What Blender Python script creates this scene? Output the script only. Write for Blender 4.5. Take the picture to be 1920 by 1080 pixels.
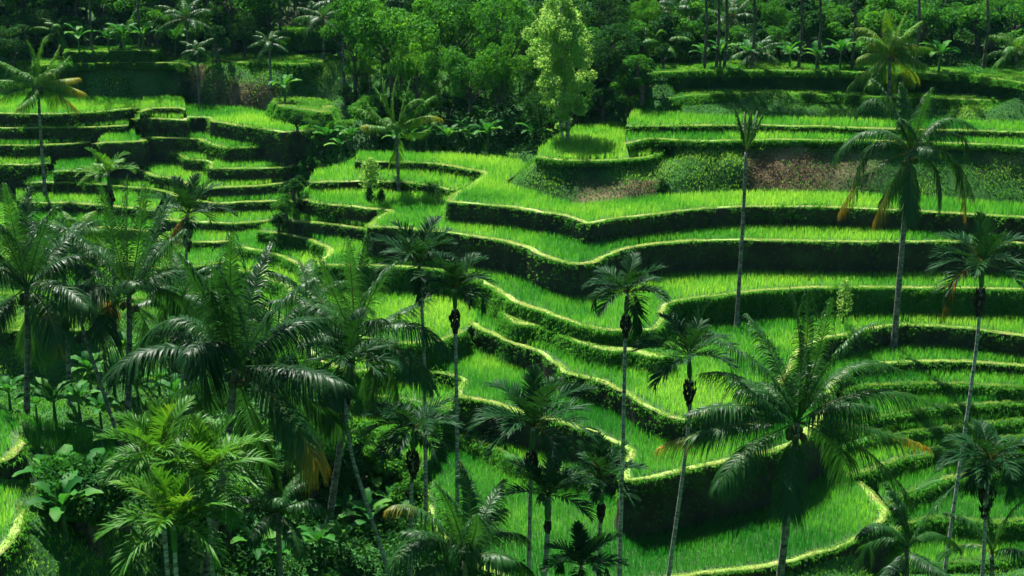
import bpy, math, random
import numpy as np
for o in list(bpy.data.objects): bpy.data.objects.remove(o)
SC = bpy.context.scene
C = SC.collection
rng = np.random.default_rng(7)
random.seed(7)
# ------------------------------------------------------------------ camera, sky, sun, exposure
F = 2637.0; PITCH = math.radians(16.7); H = 31.0        # focal length in pixels of a 1920 wide frame
cam = bpy.data.objects.new('camera', bpy.data.cameras.new('camera')); C.objects.link(cam)
cam.location = (0, 0, H); cam.rotation_euler = (math.radians(90) - PITCH, 0, 0)
cam.data.sensor_width = 36; cam.data.lens = 36 * F / 1920; cam.data.clip_end = 3000; cam.data.clip_start = 0.5
SC.camera = cam
SUN_EL = math.radians(57); SUN_AZ = math.radians(-24)    # azimuth from +y (away from the camera), negative = to the left
world = bpy.data.worlds.new('World'); SC.world = world; world.use_nodes = True
wn = world.node_tree.nodes; bg = wn['Background']
sky = wn.new('ShaderNodeTexSky'); sky.sky_type = 'NISHITA'; sky.sun_disc = False
sky.sun_elevation = SUN_EL; sky.sun_rotation = SUN_AZ; sky.altitude = 300; sky.air_density = 1.0; sky.dust_density = 0.4; sky.ozone_density = 5.0
world.node_tree.links.new(sky.outputs[0], bg.inputs[0]); bg.inputs[1].default_value = 0.05
sl = bpy.data.lights.new('sun', 'SUN'); sl.energy = 5.0; sl.angle = math.radians(0.53); sl.color = (1.0, 0.97, 0.88)
so = bpy.data.objects.new('sun', sl); C.objects.link(so)
sdir = np.array([math.sin(SUN_AZ) * math.cos(SUN_EL), math.cos(SUN_AZ) * math.cos(SUN_EL), math.sin(SUN_EL)])
from mathutils import Vector
so.rotation_euler = Vector(sdir).to_track_quat('Z', 'Y').to_euler(); so.location = tuple(sdir * 80)
SC.view_settings.view_transform = 'Standard'; SC.view_settings.look = 'None'
SC.view_settings.exposure = 1.45; SC.view_settings.gamma = 1.0
SC.render.engine = 'CYCLES'
SC.cycles.max_bounces = 5; SC.cycles.diffuse_bounces = 3; SC.cycles.glossy_bounces = 2; SC.cycles.transmission_bounces = 3
SC.cycles.transparent_max_bounces = 4; SC.cycles.caustics_reflective = False; SC.cycles.caustics_refractive = False
SC.cycles.use_adaptive_sampling = True; SC.cycles.adaptive_threshold = 0.02

# ------------------------------------------------------------------ geometry of the view: photo pixel <-> place
cp, sp = math.cos(PITCH), math.sin(PITCH)
def ray(px, py):
    dx = (px - 960) / F; dy = (540 - py) / F
    return np.array([dx, cp + dy * sp, -sp + dy * cp])
def at_z(px, py, z):
    r = ray(px, py); return r * ((z - H) / r[2]) + np.array([0, 0, H])
def at_y(px, py, y):
    r = ray(px, py); return r * (y / r[1]) + np.array([0, 0, H])
def project(X, Y, Z):
    zc = Y * cp - (Z - H) * sp
    yc = Y * sp + (Z - H) * cp
    return 960 + F * X / zc, 540 - F * yc / zc, zc

# ------------------------------------------------------------------ mesh helpers
def mesh(name, V, quads=None, tris=None, mats=(), qm=None, tm=None, smooth=False, tint=None):
    me = bpy.data.meshes.new(name)
    V = np.asarray(V, dtype=np.float32).reshape(-1, 3)
    q = np.zeros((0, 4), np.int32) if quads is None else np.asarray(quads, np.int32).reshape(-1, 4)
    t = np.zeros((0, 3), np.int32) if tris is None else np.asarray(tris, np.int32).reshape(-1, 3)
    me.vertices.add(len(V)); me.vertices.foreach_set('co', V.ravel())
    me.loops.add(q.size + t.size); me.loops.foreach_set('vertex_index', np.concatenate([q.ravel(), t.ravel()]))
    n = len(q) + len(t); me.polygons.add(n)
    tot = np.concatenate([np.full(len(q), 4, np.int32), np.full(len(t), 3, np.int32)])
    st = np.concatenate([[0], np.cumsum(tot)[:-1]]).astype(np.int32) if n else np.zeros(0, np.int32)
    me.polygons.foreach_set('loop_start', st); me.polygons.foreach_set('loop_total', tot)
    for m in mats: me.materials.append(m)
    if qm is not None or tm is not None:
        a = np.concatenate([np.zeros(len(q), np.int32) if qm is None else np.asarray(qm, np.int32), np.zeros(len(t), np.int32) if tm is None else np.asarray(tm, np.int32)])
        me.polygons.foreach_set('material_index', a)
    if smooth: me.polygons.foreach_set('use_smooth', np.ones(n, bool))
    if tint is not None:
        at = me.attributes.new('tint', 'FLOAT', 'POINT'); at.data.foreach_set('value', np.asarray(tint, np.float32))
    me.update(calc_edges=True)
    return me
def link(name, me, parent=None, loc=None):
    o = bpy.data.objects.new(name, me); C.objects.link(o)
    if parent is not None: o.parent = parent
    if loc is not None: o.location = tuple(loc)
    return o
def tag(o, label=None, cat=None, group=None, kind=None):
    if label: o['label'] = label
    if cat: o['category'] = cat
    if group: o['group'] = group
    if kind: o['kind'] = kind
    return o
def thing(name, label, cat, loc, group=None):
    return tag(link(name, None, None, loc), label, cat, group)

class Acc:                                               # collects pieces of one mesh
    def __init__(s): s.V = []; s.Q = []; s.T = []; s.tint = []; s.qm = []; s.n = 0
    def add(s, V, Q=None, T=None, tint=0.5, m=0):
        V = np.asarray(V, float).reshape(-1, 3)
        s.V.append(V)
        if Q is not None and len(Q): s.Q.append(np.asarray(Q) + s.n); s.qm.append(np.full(len(Q), m))
        if T is not None and len(T): s.T.append(np.asarray(T) + s.n)
        s.tint.append(np.broadcast_to(np.asarray(tint, float), (len(V),)))
        s.n += len(V)
    def mesh(s, name, mats, smooth=False):
        return mesh(name, np.concatenate(s.V), np.concatenate(s.Q) if s.Q else None, np.concatenate(s.T) if s.T else None, mats,
                    qm=np.concatenate(s.qm) if s.qm else None, smooth=smooth, tint=np.concatenate(s.tint))
def norm(a): return a / np.maximum(np.linalg.norm(a, axis=-1, keepdims=True), 1e-9)
def tube(acc, P, R, k=6, tint=0.5, m=0, cap=True):
    P = np.asarray(P, float); n = len(P); R = np.broadcast_to(np.asarray(R, float), (n,))
    T = norm(np.gradient(P, axis=0)); ref = np.array([0.31, 0.91, 0.27])
    U = norm(np.cross(T, ref)); W = np.cross(T, U)
    a = np.arange(k) * 2 * math.pi / k
    V = (P[:, None, :] + R[:, None, None] * (np.cos(a)[None, :, None] * U[:, None, :] + np.sin(a)[None, :, None] * W[:, None, :])).reshape(-1, 3)
    i = np.arange(n - 1)[:, None] * k; j = np.arange(k)[None, :]; j2 = (j + 1) % k
    Q = np.stack([i + j, i + j2, i + k + j2, i + k + j], -1).reshape(-1, 4)
    T3 = None
    if cap:
        V = np.concatenate([V, P[-1:]]); c = n * k; b = (n - 1) * k
        T3 = np.array([[b + q, b + (q + 1) % k, c] for q in range(k)])
    acc.add(V, Q, T3, tint, m)

# ------------------------------------------------------------------ noise
def _h(ix, iy, s): 
    n = (ix * 374761393 + iy * 668265263 + s * 1442695041) & 0xffffffff
    n = ((n ^ (n >> 13)) * 1274126177) & 0xffffffff
    return ((n ^ (n >> 16)) & 0xffff) / 65535.0
def vnoise(x, y, s=0):
    ix = np.floor(x).astype(np.int64); iy = np.floor(y).astype(np.int64); fx = x - ix; fy = y - iy
    fx = fx * fx * (3 - 2 * fx); fy = fy * fy * (3 - 2 * fy)
    return (_h(ix, iy, s) * (1 - fx) + _h(ix + 1, iy, s) * fx) * (1 - fy) + (_h(ix, iy + 1, s) * (1 - fx) + _h(ix + 1, iy + 1, s) * fx) * fy
def fbm(x, y, s=0, o=4):
    r = 0; a = 0.5
    for k in range(o): r = r + a * (vnoise(x * 2 ** k, y * 2 ** k, s + k) - .5) * 2; a *= .5
    return r

# ------------------------------------------------------------------ materials
def new_mat(name):
    m = bpy.data.materials.new(name); m.use_nodes = True
    nt = m.node_tree; nt.nodes.clear()
    return m, nt, nt.nodes.new, nt.links.new
def ramp(nt, stops):
    r = nt.nodes.new('ShaderNodeValToRGB'); e = r.color_ramp.elements
    while len(e) < len(stops): e.new(0.5)
    for i, (p, c) in enumerate(stops): e[i].position = p; e[i].color = (*c, 1)
    return r
def leaf_mat(name, c0, c1, c2, trans=0.4, tc=(1.25, 1.0, 0.35), rough=0.55, spec=0.1, obj_var=0.0, nscale=0.35, nvar=0.9, midp=0.5):
    """foliage: colour from the per-leaf tint and a slow patchiness, part of the light passes through the leaf"""
    m, nt, N, Lk = new_mat(name)
    at = N('ShaderNodeAttribute'); at.attribute_name = 'tint'
    geo = N('ShaderNodeNewGeometry')
    noi = N('ShaderNodeTexNoise'); noi.inputs['Scale'].default_value = nscale; noi.inputs['Detail'].default_value = 3
    Lk(geo.outputs['Position'], noi.inputs['Vector'])
    mx = N('ShaderNodeMath'); mx.operation = 'MULTIPLY_ADD'; mx.inputs[1].default_value = nvar
    sub = N('ShaderNodeMath'); sub.operation = 'SUBTRACT'; sub.inputs[1].default_value = 0.5
    Lk(noi.outputs['Fac'], sub.inputs[0]); Lk(sub.outputs[0], mx.inputs[0]); Lk(at.outputs['Fac'], mx.inputs[2])
    fac = mx.outputs[0]
    if obj_var:
        oi = N('ShaderNodeObjectInfo'); m2 = N('ShaderNodeMath'); m2.operation = 'MULTIPLY_ADD'; m2.inputs[1].default_value = obj_var
        s2 = N('ShaderNodeMath'); s2.operation = 'SUBTRACT'; s2.inputs[1].default_value = 0.5
        Lk(oi.outputs['Random'], s2.inputs[0]); Lk(s2.outputs[0], m2.inputs[0]); Lk(fac, m2.inputs[2]); fac = m2.outputs[0]
    r = ramp(nt, [(0.0, c0), (midp, c1), (1.0, c2)]); Lk(fac, r.inputs[0])
    p = N('ShaderNodeBsdfPrincipled'); p.inputs['Roughness'].default_value = rough; p.inputs['Specular IOR Level'].default_value = spec
    Lk(r.outputs[0], p.inputs['Base Color'])
    tr = N('ShaderNodeBsdfTranslucent')
    mul = N('ShaderNodeMix'); mul.data_type = 'RGBA'; mul.blend_type = 'MULTIPLY'; mul.inputs[0].default_value = 1
    Lk(r.outputs[0], mul.inputs[6]); mul.inputs[7].default_value = (*tc, 1); Lk(mul.outputs[2], tr.inputs[0])
    mixs = N('ShaderNodeMixShader'); mixs.inputs[0].default_value = trans
    Lk(p.outputs[0], mixs.inputs[1]); Lk(tr.outputs[0], mixs.inputs[2])
    out = N('ShaderNodeOutputMaterial'); Lk(mixs.outputs[0], out.inputs[0])
    return m
def ground_mat(name, cols, scale=1.0, bump=0.3, rough=0.9, fine=14.0, bare=None):
    m, nt, N, Lk = new_mat(name)
    geo = N('ShaderNodeNewGeometry')
    n1 = N('ShaderNodeTexNoise'); n1.inputs['Scale'].default_value = scale; n1.inputs['Detail'].default_value = 6; n1.inputs['Roughness'].default_value = .65
    n2 = N('ShaderNodeTexNoise'); n2.inputs['Scale'].default_value = fine; n2.inputs['Detail'].default_value = 4
    Lk(geo.outputs['Position'], n1.inputs['Vector']); Lk(geo.outputs['Position'], n2.inputs['Vector'])
    ad = N('ShaderNodeMath'); ad.operation = 'MULTIPLY_ADD'; ad.inputs[1].default_value = 0.45
    s = N('ShaderNodeMath'); s.operation = 'SUBTRACT'; s.inputs[1].default_value = .5
    Lk(n2.outputs['Fac'], s.inputs[0]); Lk(s.outputs[0], ad.inputs[0]); Lk(n1.outputs['Fac'], ad.inputs[2])
    r = ramp(nt, cols); Lk(ad.outputs[0], r.inputs[0])
    p = N('ShaderNodeBsdfPrincipled'); p.inputs['Roughness'].default_value = rough; p.inputs['Specular IOR Level'].default_value = 0.15
    col = r.outputs[0]
    if bare:
        at = N('ShaderNodeAttribute'); at.attribute_name = 'tint'; rb = ramp(nt, bare); Lk(ad.outputs[0], rb.inputs[0])
        mc = N('ShaderNodeMix'); mc.data_type = 'RGBA'; Lk(at.outputs['Fac'], mc.inputs[0]); Lk(col, mc.inputs[6]); Lk(rb.outputs[0], mc.inputs[7]); col = mc.outputs[2]
    Lk(col, p.inputs['Base Color'])
    b = N('ShaderNodeBump'); b.inputs['Strength'].default_value = bump; b.inputs['Distance'].default_value = 0.15
    Lk(ad.outputs[0], b.inputs['Height']); Lk(b.outputs[0], p.inputs['Normal'])
    out = N('ShaderNodeOutputMaterial'); Lk(p.outputs[0], out.inputs[0])
    return m
M = {}
M['rice'] = leaf_mat('rice_leaf', (0.020, 0.20, 0.022), (0.095, 0.40, 0.035), (0.27, 0.58, 0.06), 0.5, (1.3, 1.12, 0.8), spec=0.03, nscale=.25)
M['grass'] = leaf_mat('bank_grass', (0.03, 0.17, 0.015), (0.09, 0.31, 0.028), (0.19, 0.41, 0.06), 0.45, (1.2, 1.05, .7), spec=0.0, nscale=.5)
M['bund'] = leaf_mat('bund_grass', (0.13, 0.33, 0.04), (0.30, 0.50, 0.10), (0.50, 0.58, 0.22), 0.4, (1.15, 1.0, .6), spec=0.0, nscale=.4)
M['dry'] = leaf_mat('dry_grass', (0.10, 0.10, 0.035), (0.24, 0.19, 0.08), (0.40, 0.33, 0.17), 0.3, (1, 1, .8), spec=0.0, nscale=.8)
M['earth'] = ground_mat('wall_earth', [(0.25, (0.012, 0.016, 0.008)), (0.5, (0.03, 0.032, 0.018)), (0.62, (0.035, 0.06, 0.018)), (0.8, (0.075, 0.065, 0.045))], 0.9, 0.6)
M['mud'] = ground_mat('field_mud', [(0.3, (0.02, 0.07, 0.012)), (0.7, (0.04, 0.13, 0.02))], 1.5, 0.2, 0.6)
M['bundtop'] = ground_mat('bund_top', [(0.3, (0.14, 0.32, 0.04)), (0.52, (0.28, 0.42, 0.09)), (0.62, (0.34, 0.32, 0.15)), (0.8, (0.30, 0.22, 0.12))], 1.6, 0.4)
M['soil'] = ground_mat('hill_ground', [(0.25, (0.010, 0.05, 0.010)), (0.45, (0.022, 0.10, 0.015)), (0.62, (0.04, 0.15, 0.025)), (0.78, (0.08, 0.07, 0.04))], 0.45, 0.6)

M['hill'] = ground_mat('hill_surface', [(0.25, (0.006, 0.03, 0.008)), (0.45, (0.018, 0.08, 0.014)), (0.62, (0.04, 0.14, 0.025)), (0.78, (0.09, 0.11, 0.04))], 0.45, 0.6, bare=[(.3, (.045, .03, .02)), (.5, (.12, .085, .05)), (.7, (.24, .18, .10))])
# ------------------------------------------------------------------ terraces: level, lip traced along the front, back edge
T = []
def terr(z, front, back, rice=1, label='', depth=3.5, bund=.31, slant=.10, tone=0.):
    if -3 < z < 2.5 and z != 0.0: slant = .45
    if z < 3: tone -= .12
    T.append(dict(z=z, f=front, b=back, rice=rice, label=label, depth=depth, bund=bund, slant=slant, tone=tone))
#TERRACES
terr(12.8, [(1173,237),(1190,239),(1240,238),(1360,237),(1440,237),(1560,240),(1650,243),(1830,247),(1930,250),(2420,254)],
     [(2420,240),(1920,233),(1600,228),(1440,224),(1300,219),(1190,212),(1178,224)], label='topmost rice terrace at the foot of the upper right bank')
terr(12.2, [(1176,272),(1192,268),(1215,262),(1260,265),(1340,267),(1440,264),(1580,265),(1700,268),(1820,272),(1930,277),(2420,282)],
     [(2420,250),(1920,248),(1600,240),(1440,235),(1300,236),(1180,238),(1172,255)], label='narrow second terrace just under the topmost rice terrace', depth=.34, slant=.3)
terr(11.3, [(1006,296),(1013,296),(1030,300),(1060,303),(1090,304),(1140,303),(1180,300),(1225,296),(1240,288)],
     [(1250,275),(1215,265),(1178,255),(1178,238),(1150,236),(1085,240),(1060,250),(1035,266),(1012,284)], label='small yellow green terrace on top of the rounded grassy knoll', depth=.34, slant=.3, tone=.3)
terr(9.73, [(662,304),(700,305),(740,305),(800,307),(850,314),(878,320),(897,322),(912,327),(897,338),(872,352),(850,366),(834,379),(870,382),(920,387),(960,391),(1020,401),(1060,407),(1085,416),(1098,422),(1130,416),(1180,409),(1250,401),(1320,393),(1400,389),(1500,389),(1600,392),(1700,397),(1800,403),(1930,410),(2420,417)],
     [(2420,392),(1920,388),(1800,380),(1700,372),(1600,367),(1400,364),(1300,367),(1200,375),(1150,381),(1085,388),(1050,382),(1000,364),(955,352),(950,340),(985,316),(975,305),(930,299),(850,293),(750,291),(672,290)], label='wide rice terrace below the knoll with a pointed corner in its long lip', tone=.12)
terr(9.01, [(578,341),(585,344),(640,342),(700,342),(740,342),(780,346),(820,353),(850,358),(868,359)],
     [(880,345),(905,332),(880,318),(800,306),(740,304),(664,304),(640,312),(620,318),(597,323),(582,332)], label='short terrace the thin coconut palm rises in front of')
terr(8.29, [(546,381),(562,373),(585,381),(600,384),(640,388),(700,394),(738,397),(720,403),(704,413),(693,421),(687,428),(740,430),(800,434),(850,439),(900,447),(950,455),(985,466),(1020,483),(1058,496),(1090,499),(1120,494),(1140,482),(1170,470),(1200,464),(1260,457),(1300,453),(1400,452),(1560,455),(1640,456),(1760,455),(1930,458),(2420,462)],
     [(2420,412),(1700,393),(1400,386),(1250,397),(1098,416),(1020,396),(870,378),(850,370),(845,366),(800,366),(740,366),(700,356),(690,342),(585,344),(562,360)], label='long rice terrace whose lip bulges over the tallest earth wall')
terr(7.1, [(536,414),(570,418),(600,421),(640,425),(670,429),(690,433),(705,436)],
     [(715,425),(710,405),(700,394),(640,387),(600,384),(562,378),(546,392)], label='short curved terrace left of the tall earth wall')
terr(6.13, [(483,435),(520,439),(550,445),(580,452),(600,460),(617,468),(611,478),(600,489),(596,499),(650,501),(730,501),(800,505),(860,514),(900,528),(925,541),(942,556),(962,568),(1000,581),(1060,603),(1100,614),(1130,621),(1165,623),(1232,621),(1246,602),(1248,572),(1300,561),(1380,553),(1440,547),(1520,542),(1620,541),(1780,542),(1930,546),(2420,550)],
     [(2420,470),(1700,458),(1400,452),(1260,457),(1150,478),(1090,496),(1020,480),(950,453),(800,432),(700,428),(690,431),(600,419),(540,416),(500,424)], label='rice terrace running along the foot of the tallest earth wall', slant=.24)
terr(5.35, [(940,585),(962,606),(985,612),(1005,612),(1030,620),(1060,634),(1082,642),(1110,653),(1150,659),(1180,661),(1225,672),(1262,668)],
     [(1262,640),(1240,622),(1165,622),(1060,602),(1000,580),(962,568),(945,560)], rice=0, label='narrow grassy ledge with no rice under the big wall terrace', bund=.6, slant=.4)
terr(4.37, [(862,590),(885,611),(905,622),(930,632),(960,645),(1010,662),(1047,688),(1054,700),(1100,712),(1140,724),(1170,738),(1200,757),(1225,773),(1250,784),(1285,790),(1325,778),(1345,768),(1400,762),(1450,742),(1480,700),(1500,660),(1552,636),(1640,618),(1700,611),(1760,614),(1830,620),(1920,633),(2420,645)],
     [(2420,552),(1920,544),(1520,541),(1300,560),(1244,590),(1235,620),(1100,612),(1000,578),(960,566),(925,556),(890,560),(866,572)], label='mid slope rice terrace above the undercut wall with a dark hollow')
terr(2.96, [(740,683),(768,691),(800,698),(840,704),(866,712),(860,724),(850,738),(856,746),(880,749),(920,757),(950,767),(1000,781),(1050,796),(1100,809),(1145,827),(1182,843),(1172,862),(1166,884),(1172,903),(1190,904),(1240,895),(1290,884),(1340,873),(1400,858),(1450,850),(1510,825),(1545,780),(1570,715),(1600,693),(1650,685),(1700,680),(1800,681),(1920,689),(2420,697)],
     [(2420,640),(1920,628),(1760,610),(1640,614),(1552,632),(1500,655),(1480,690),(1440,735),(1330,765),(1285,780),(1225,765),(1140,716),(1054,696),(1010,655),(960,640),(900,618),(860,625),(800,650),(755,665)], label='winding rice terrace edged by a pale footpath above the biggest dark wall', tone=-.05)
terr(2.3, [(1575,742),(1600,730),(1690,724),(1800,724),(1920,728),(2420,736)],
     [(2420,690),(1920,685),(1700,676),(1600,690),(1570,715)], label='narrow right hand terrace striped by palm shadows', bund=.3)
terr(1.6, [(1560,808),(1600,792),(1640,786),(1700,777),(1740,770),(1800,765),(1900,758),(2420,755)],
     [(2420,730),(1920,724),(1800,720),(1690,720),(1600,728),(1565,760)], label='rice terrace behind the feathered fronds of the big right palm')
terr(0.9, [(1540,860),(1580,838),(1640,822),(1700,815),(1800,802),(1920,790),(2420,780)],
     [(2420,750),(1900,754),(1740,766),(1640,780),(1555,810)], label='right side terrace crossed by the tall leaning trunk')
terr(0.3, [(1590,897),(1620,888),(1660,874),(1740,850),(1800,836),(1850,828),(1930,820),(2420,812)],
     [(2420,776),(1800,798),(1640,818),(1555,850),(1560,885)], label='curved terrace above the right end of the lowest field')
terr(-0.5, [(1668,950),(1700,928),(1750,910),(1800,897),(1930,882),(2420,870)],
     [(2420,808),(1850,824),(1740,846),(1640,880),(1640,915)], label='small bright terrace behind the dark skirted palm')
terr(-1.3, [(1665,1010),(1700,985),(1760,975),(1860,985),(1930,978),(2420,965)],
     [(2420,866),(1800,893),(1700,925),(1670,950)], label='low terrace in the lower right corner')
terr(-2.3, [(1560,1090),(1640,1075),(1700,1062),(1800,1060),(1930,1045),(2420,1030)],
     [(2420,960),(1860,980),(1760,970),(1680,990),(1640,1030)], label='lowest terrace at the lower right corner under the small palms')
terr(0.0, [(800,905),(795,940),(810,990),(850,1035),(900,1068),(960,1090),(1050,1100),(1150,1098),(1240,1090),(1320,1079),(1440,1067),(1500,1052),(1560,1034),(1620,1007),(1655,986),(1663,955),(1640,925),(1612,905)],
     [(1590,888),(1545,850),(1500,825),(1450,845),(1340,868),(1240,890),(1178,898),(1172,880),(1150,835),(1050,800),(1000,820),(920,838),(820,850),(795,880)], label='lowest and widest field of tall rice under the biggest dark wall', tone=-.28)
terr(0.9, [(812,795),(825,809),(870,823),(920,841),(960,862),(1000,880),(1060,892),(1120,895)],
     [(1180,890),(1172,870),(1150,833),(1050,796),(950,765),(880,747),(850,745),(825,765)], label='rice terrace behind the three dark areca palms')
terr(2.2, [(640,705),(660,727),(700,745),(760,753),(815,766),(840,772)],
     [(880,765),(852,742),(862,715),(800,695),(740,680),(680,675),(650,685)], label='small terrace beneath the pale curved footpath')
terr(0.95, [(618,845),(660,857),(700,865),(725,873),(760,882),(790,878)],
     [(830,830),(820,775),(760,750),(700,742),(650,735),(625,780)], label='rice patch left of the dark skirted areca palm')
terr(5.2, [(430,462),(480,471),(530,482),(562,500),(580,525),(596,540)],
     [(640,520),(640,500),(597,498),(600,486),(580,450),(520,438),(470,436),(440,445)], label='left curving terrace below the short curved one', slant=.42)
terr(4.4, [(420,503),(480,514),(530,537),(565,577),(620,617),(700,642),(770,647),(830,642),(872,622)],
     [(895,600),(870,560),(925,541),(860,512),(730,500),(600,500),(575,500),(520,480),(440,470)], label='shaded terrace half hidden by the feathery palm crowns', slant=.42)
terr(3.4, [(470,560),(520,600),(560,645),(600,680),(660,700),(735,690)],
     [(790,660),(770,640),(700,636),(620,610),(565,570),(520,535),(480,530)], label='low terrace behind the central coconut palm', slant=.42)
# left hillside beyond the gorge
terr(10.9, [(262,212),(285,204),(335,204),(350,207)], [(345,190),(320,184),(270,188)], label='tiny top terrace with a dark undercut on the far left slope')
terr(10.2, [(252,226),(262,223),(350,227),(352,221),(392,221),(396,229),(440,236),(480,241),(530,250),(585,246),(592,238)],
     [(575,228),(520,216),(450,205),(400,204),(350,200),(270,205)], label='long stepped terrace high on the far left slope')
terr(8.75, [(180,272),(188,269),(270,267),(276,259),(370,262),(395,271),(425,280),(480,277),(520,268),(530,262)],
     [(560,240),(480,236),(440,232),(392,226),(350,222),(262,220),(250,235),(200,252)], label='second stepped terrace on the far left slope')
terr(7.5, [(252,284),(258,281),(300,285),(333,289),(345,299),(392,304),(390,318),(440,318),(480,317),(547,315),(552,308)],
     [(560,280),(530,262),(480,272),(425,276),(370,258),(276,256),(262,270)], label='terrace with a square earth corner on the far left slope')
terr(6.4, [(172,318),(178,315),(210,317),(256,319),(290,332),(330,338),(350,348),(375,355),(430,353),(480,351),(530,345),(545,339)],
     [(555,318),(547,311),(480,312),(392,300),(333,285),(258,278),(200,290),(180,300)], label='widest bright terrace low on the far left slope')
terr(5.5, [(190,347),(220,350),(300,358),(350,375),(405,384),(440,382),(480,380),(535,378),(545,370)],
     [(550,342),(530,342),(430,350),(375,352),(330,335),(256,316),(190,325)], label='terrace under the widest bright one on the far left slope')
terr(4.6, [(300,412),(340,416),(385,419),(440,421),(500,417),(525,411)],
     [(545,378),(480,377),(405,380),(350,372),(310,385)], label='ragged low terrace beside the gorge')
terr(3.8, [(330,452),(370,457),(450,454),(480,447),(500,436)],
     [(520,414),(440,417),(340,412),(320,425)], label='lowest ragged terrace beside the gorge')
terr(10.6, [(-420,213),(0,214),(50,215),(105,215),(180,212),(240,206),(262,203)], [(265,190),(180,186),(50,182),(-420,180)], label='upper shaded strip terrace at the left edge')
terr(9.5, [(-420,240),(0,241),(60,241),(120,240),(180,240),(240,236)], [(252,215),(180,210),(100,213),(-420,211)], label='second shaded strip terrace at the left edge')
terr(8.3, [(-420,274),(0,274),(60,274),(120,272),(170,268)], [(190,245),(120,238),(-420,238)], label='third strip terrace at the left edge')
terr(7.1, [(-420,310),(0,310),(50,311),(90,307)], [(120,275),(60,272),(-420,272)], label='fourth strip terrace at the left edge')
terr(6.9, [(98,324),(104,322),(170,323),(176,320)], [(180,300),(150,294),(115,298)], label='small block terrace beside the far left palm trunk')
terr(6.0, [(55,345),(65,343),(130,344),(190,347),(200,346)], [(205,325),(170,318),(100,320),(75,326)], label='short lit terrace under the small block terrace')
terr(5.0, [(30,376),(60,382),(120,382),(195,387),(290,396)], [(310,362),(220,346),(190,344),(130,341),(60,340),(30,350)], label='lit terrace behind the left palm crowns')
terr(4.1, [(-60,425),(30,430),(120,425),(190,428),(290,436)], [(310,395),(195,384),(120,380),(30,374),(-60,380)], label='lower lit terrace behind the left palm crowns')
terr(4.9, [(-420,625),(0,622),(60,622),(120,622),(172,618)], [(180,600),(120,596),(0,594),(-420,590)], rice=0, label='grassy step seen between the left trunks')
terr(3.2, [(215,498),(300,505),(380,500),(445,488)], [(450,455),(380,455),(300,450),(215,455)], label='small lit terrace glimpsed between the left palm crowns')
terr(2.4, [(110,545),(200,562),(300,566),(380,552),(440,530)], [(445,495),(380,506),(300,510),(200,500),(110,505)], label='lowest terrace glimpsed between the left palm crowns')
terr(13.9, [(1255,186),(1300,180),(1350,178),(1450,176),(1560,180),(1700,186),(1930,192),(2420,195)], [(2420,180),(1930,178),(1700,172),(1450,164),(1350,166),(1280,170)], rice=0, label='grassy ledge halfway up the upper right bank', depth=.45, slant=.9)
terr(15.4, [(1195,150),(1215,138),(1330,134),(1440,134),(1560,136),(1700,139),(1820,143),(1880,152),(1930,160),(2420,165)], [(2420,140),(1930,135),(1820,125),(1560,118),(1330,116),(1215,122)], rice=0, label='grassy rim of the upper right bank below the wood', depth=.4, slant=.5)
terr(13.6, [(60,124),(130,122),(200,120),(270,119),(338,120),(350,126)], [(352,112),(270,107),(130,108),(60,112)], rice=0, label='grassy rim of the tall bank on the upper left', depth=.5, slant=.5)
terr(14.6, [(120,99),(200,97),(290,97),(300,93)], [(300,86),(200,86),(120,88)], rice=0, label='dark ledge above the tall upper left bank', depth=1.2, slant=.3)
terr(15.6, [(490,64),(540,62),(600,61),(640,60)], [(645,48),(540,50),(490,52)], rice=0, label='high ledge on the grassy left shoulder', depth=1.6, slant=.5)
terr(13.6, [(400,112),(440,118),(490,120),(560,122),(600,118),(618,108)], [(620,96),(560,104),(440,102),(400,100)], rice=0, label='middle ledge of the grassy left shoulder', depth=1.5, slant=.6)
terr(11.5, [(508,192),(520,200),(560,206),(600,212),(617,214),(622,200)], [(615,188),(560,184),(515,184)], rice=0, label='tufted grassy mound at the corner of the left terraces', depth=1.2, slant=.5, bund=.8)
# near hillside in the lower left corner
terr(9.3, [(-420,880),(0,872),(25,862),(42,846),(38,820)], [(30,790),(0,775),(-420,770)], label='near rice plot at the left edge', tone=-.35)  # low tone on the near plots paints soft shade into the rice colour
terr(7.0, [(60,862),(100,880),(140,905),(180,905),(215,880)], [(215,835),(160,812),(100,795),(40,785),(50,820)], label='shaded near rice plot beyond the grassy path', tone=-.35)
terr(8.7, [(-420,1075),(0,1050),(25,1020),(50,975),(52,945)], [(30,928),(0,922),(-420,915)], label='near rice plot in the bottom left corner', tone=-.35)

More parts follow.
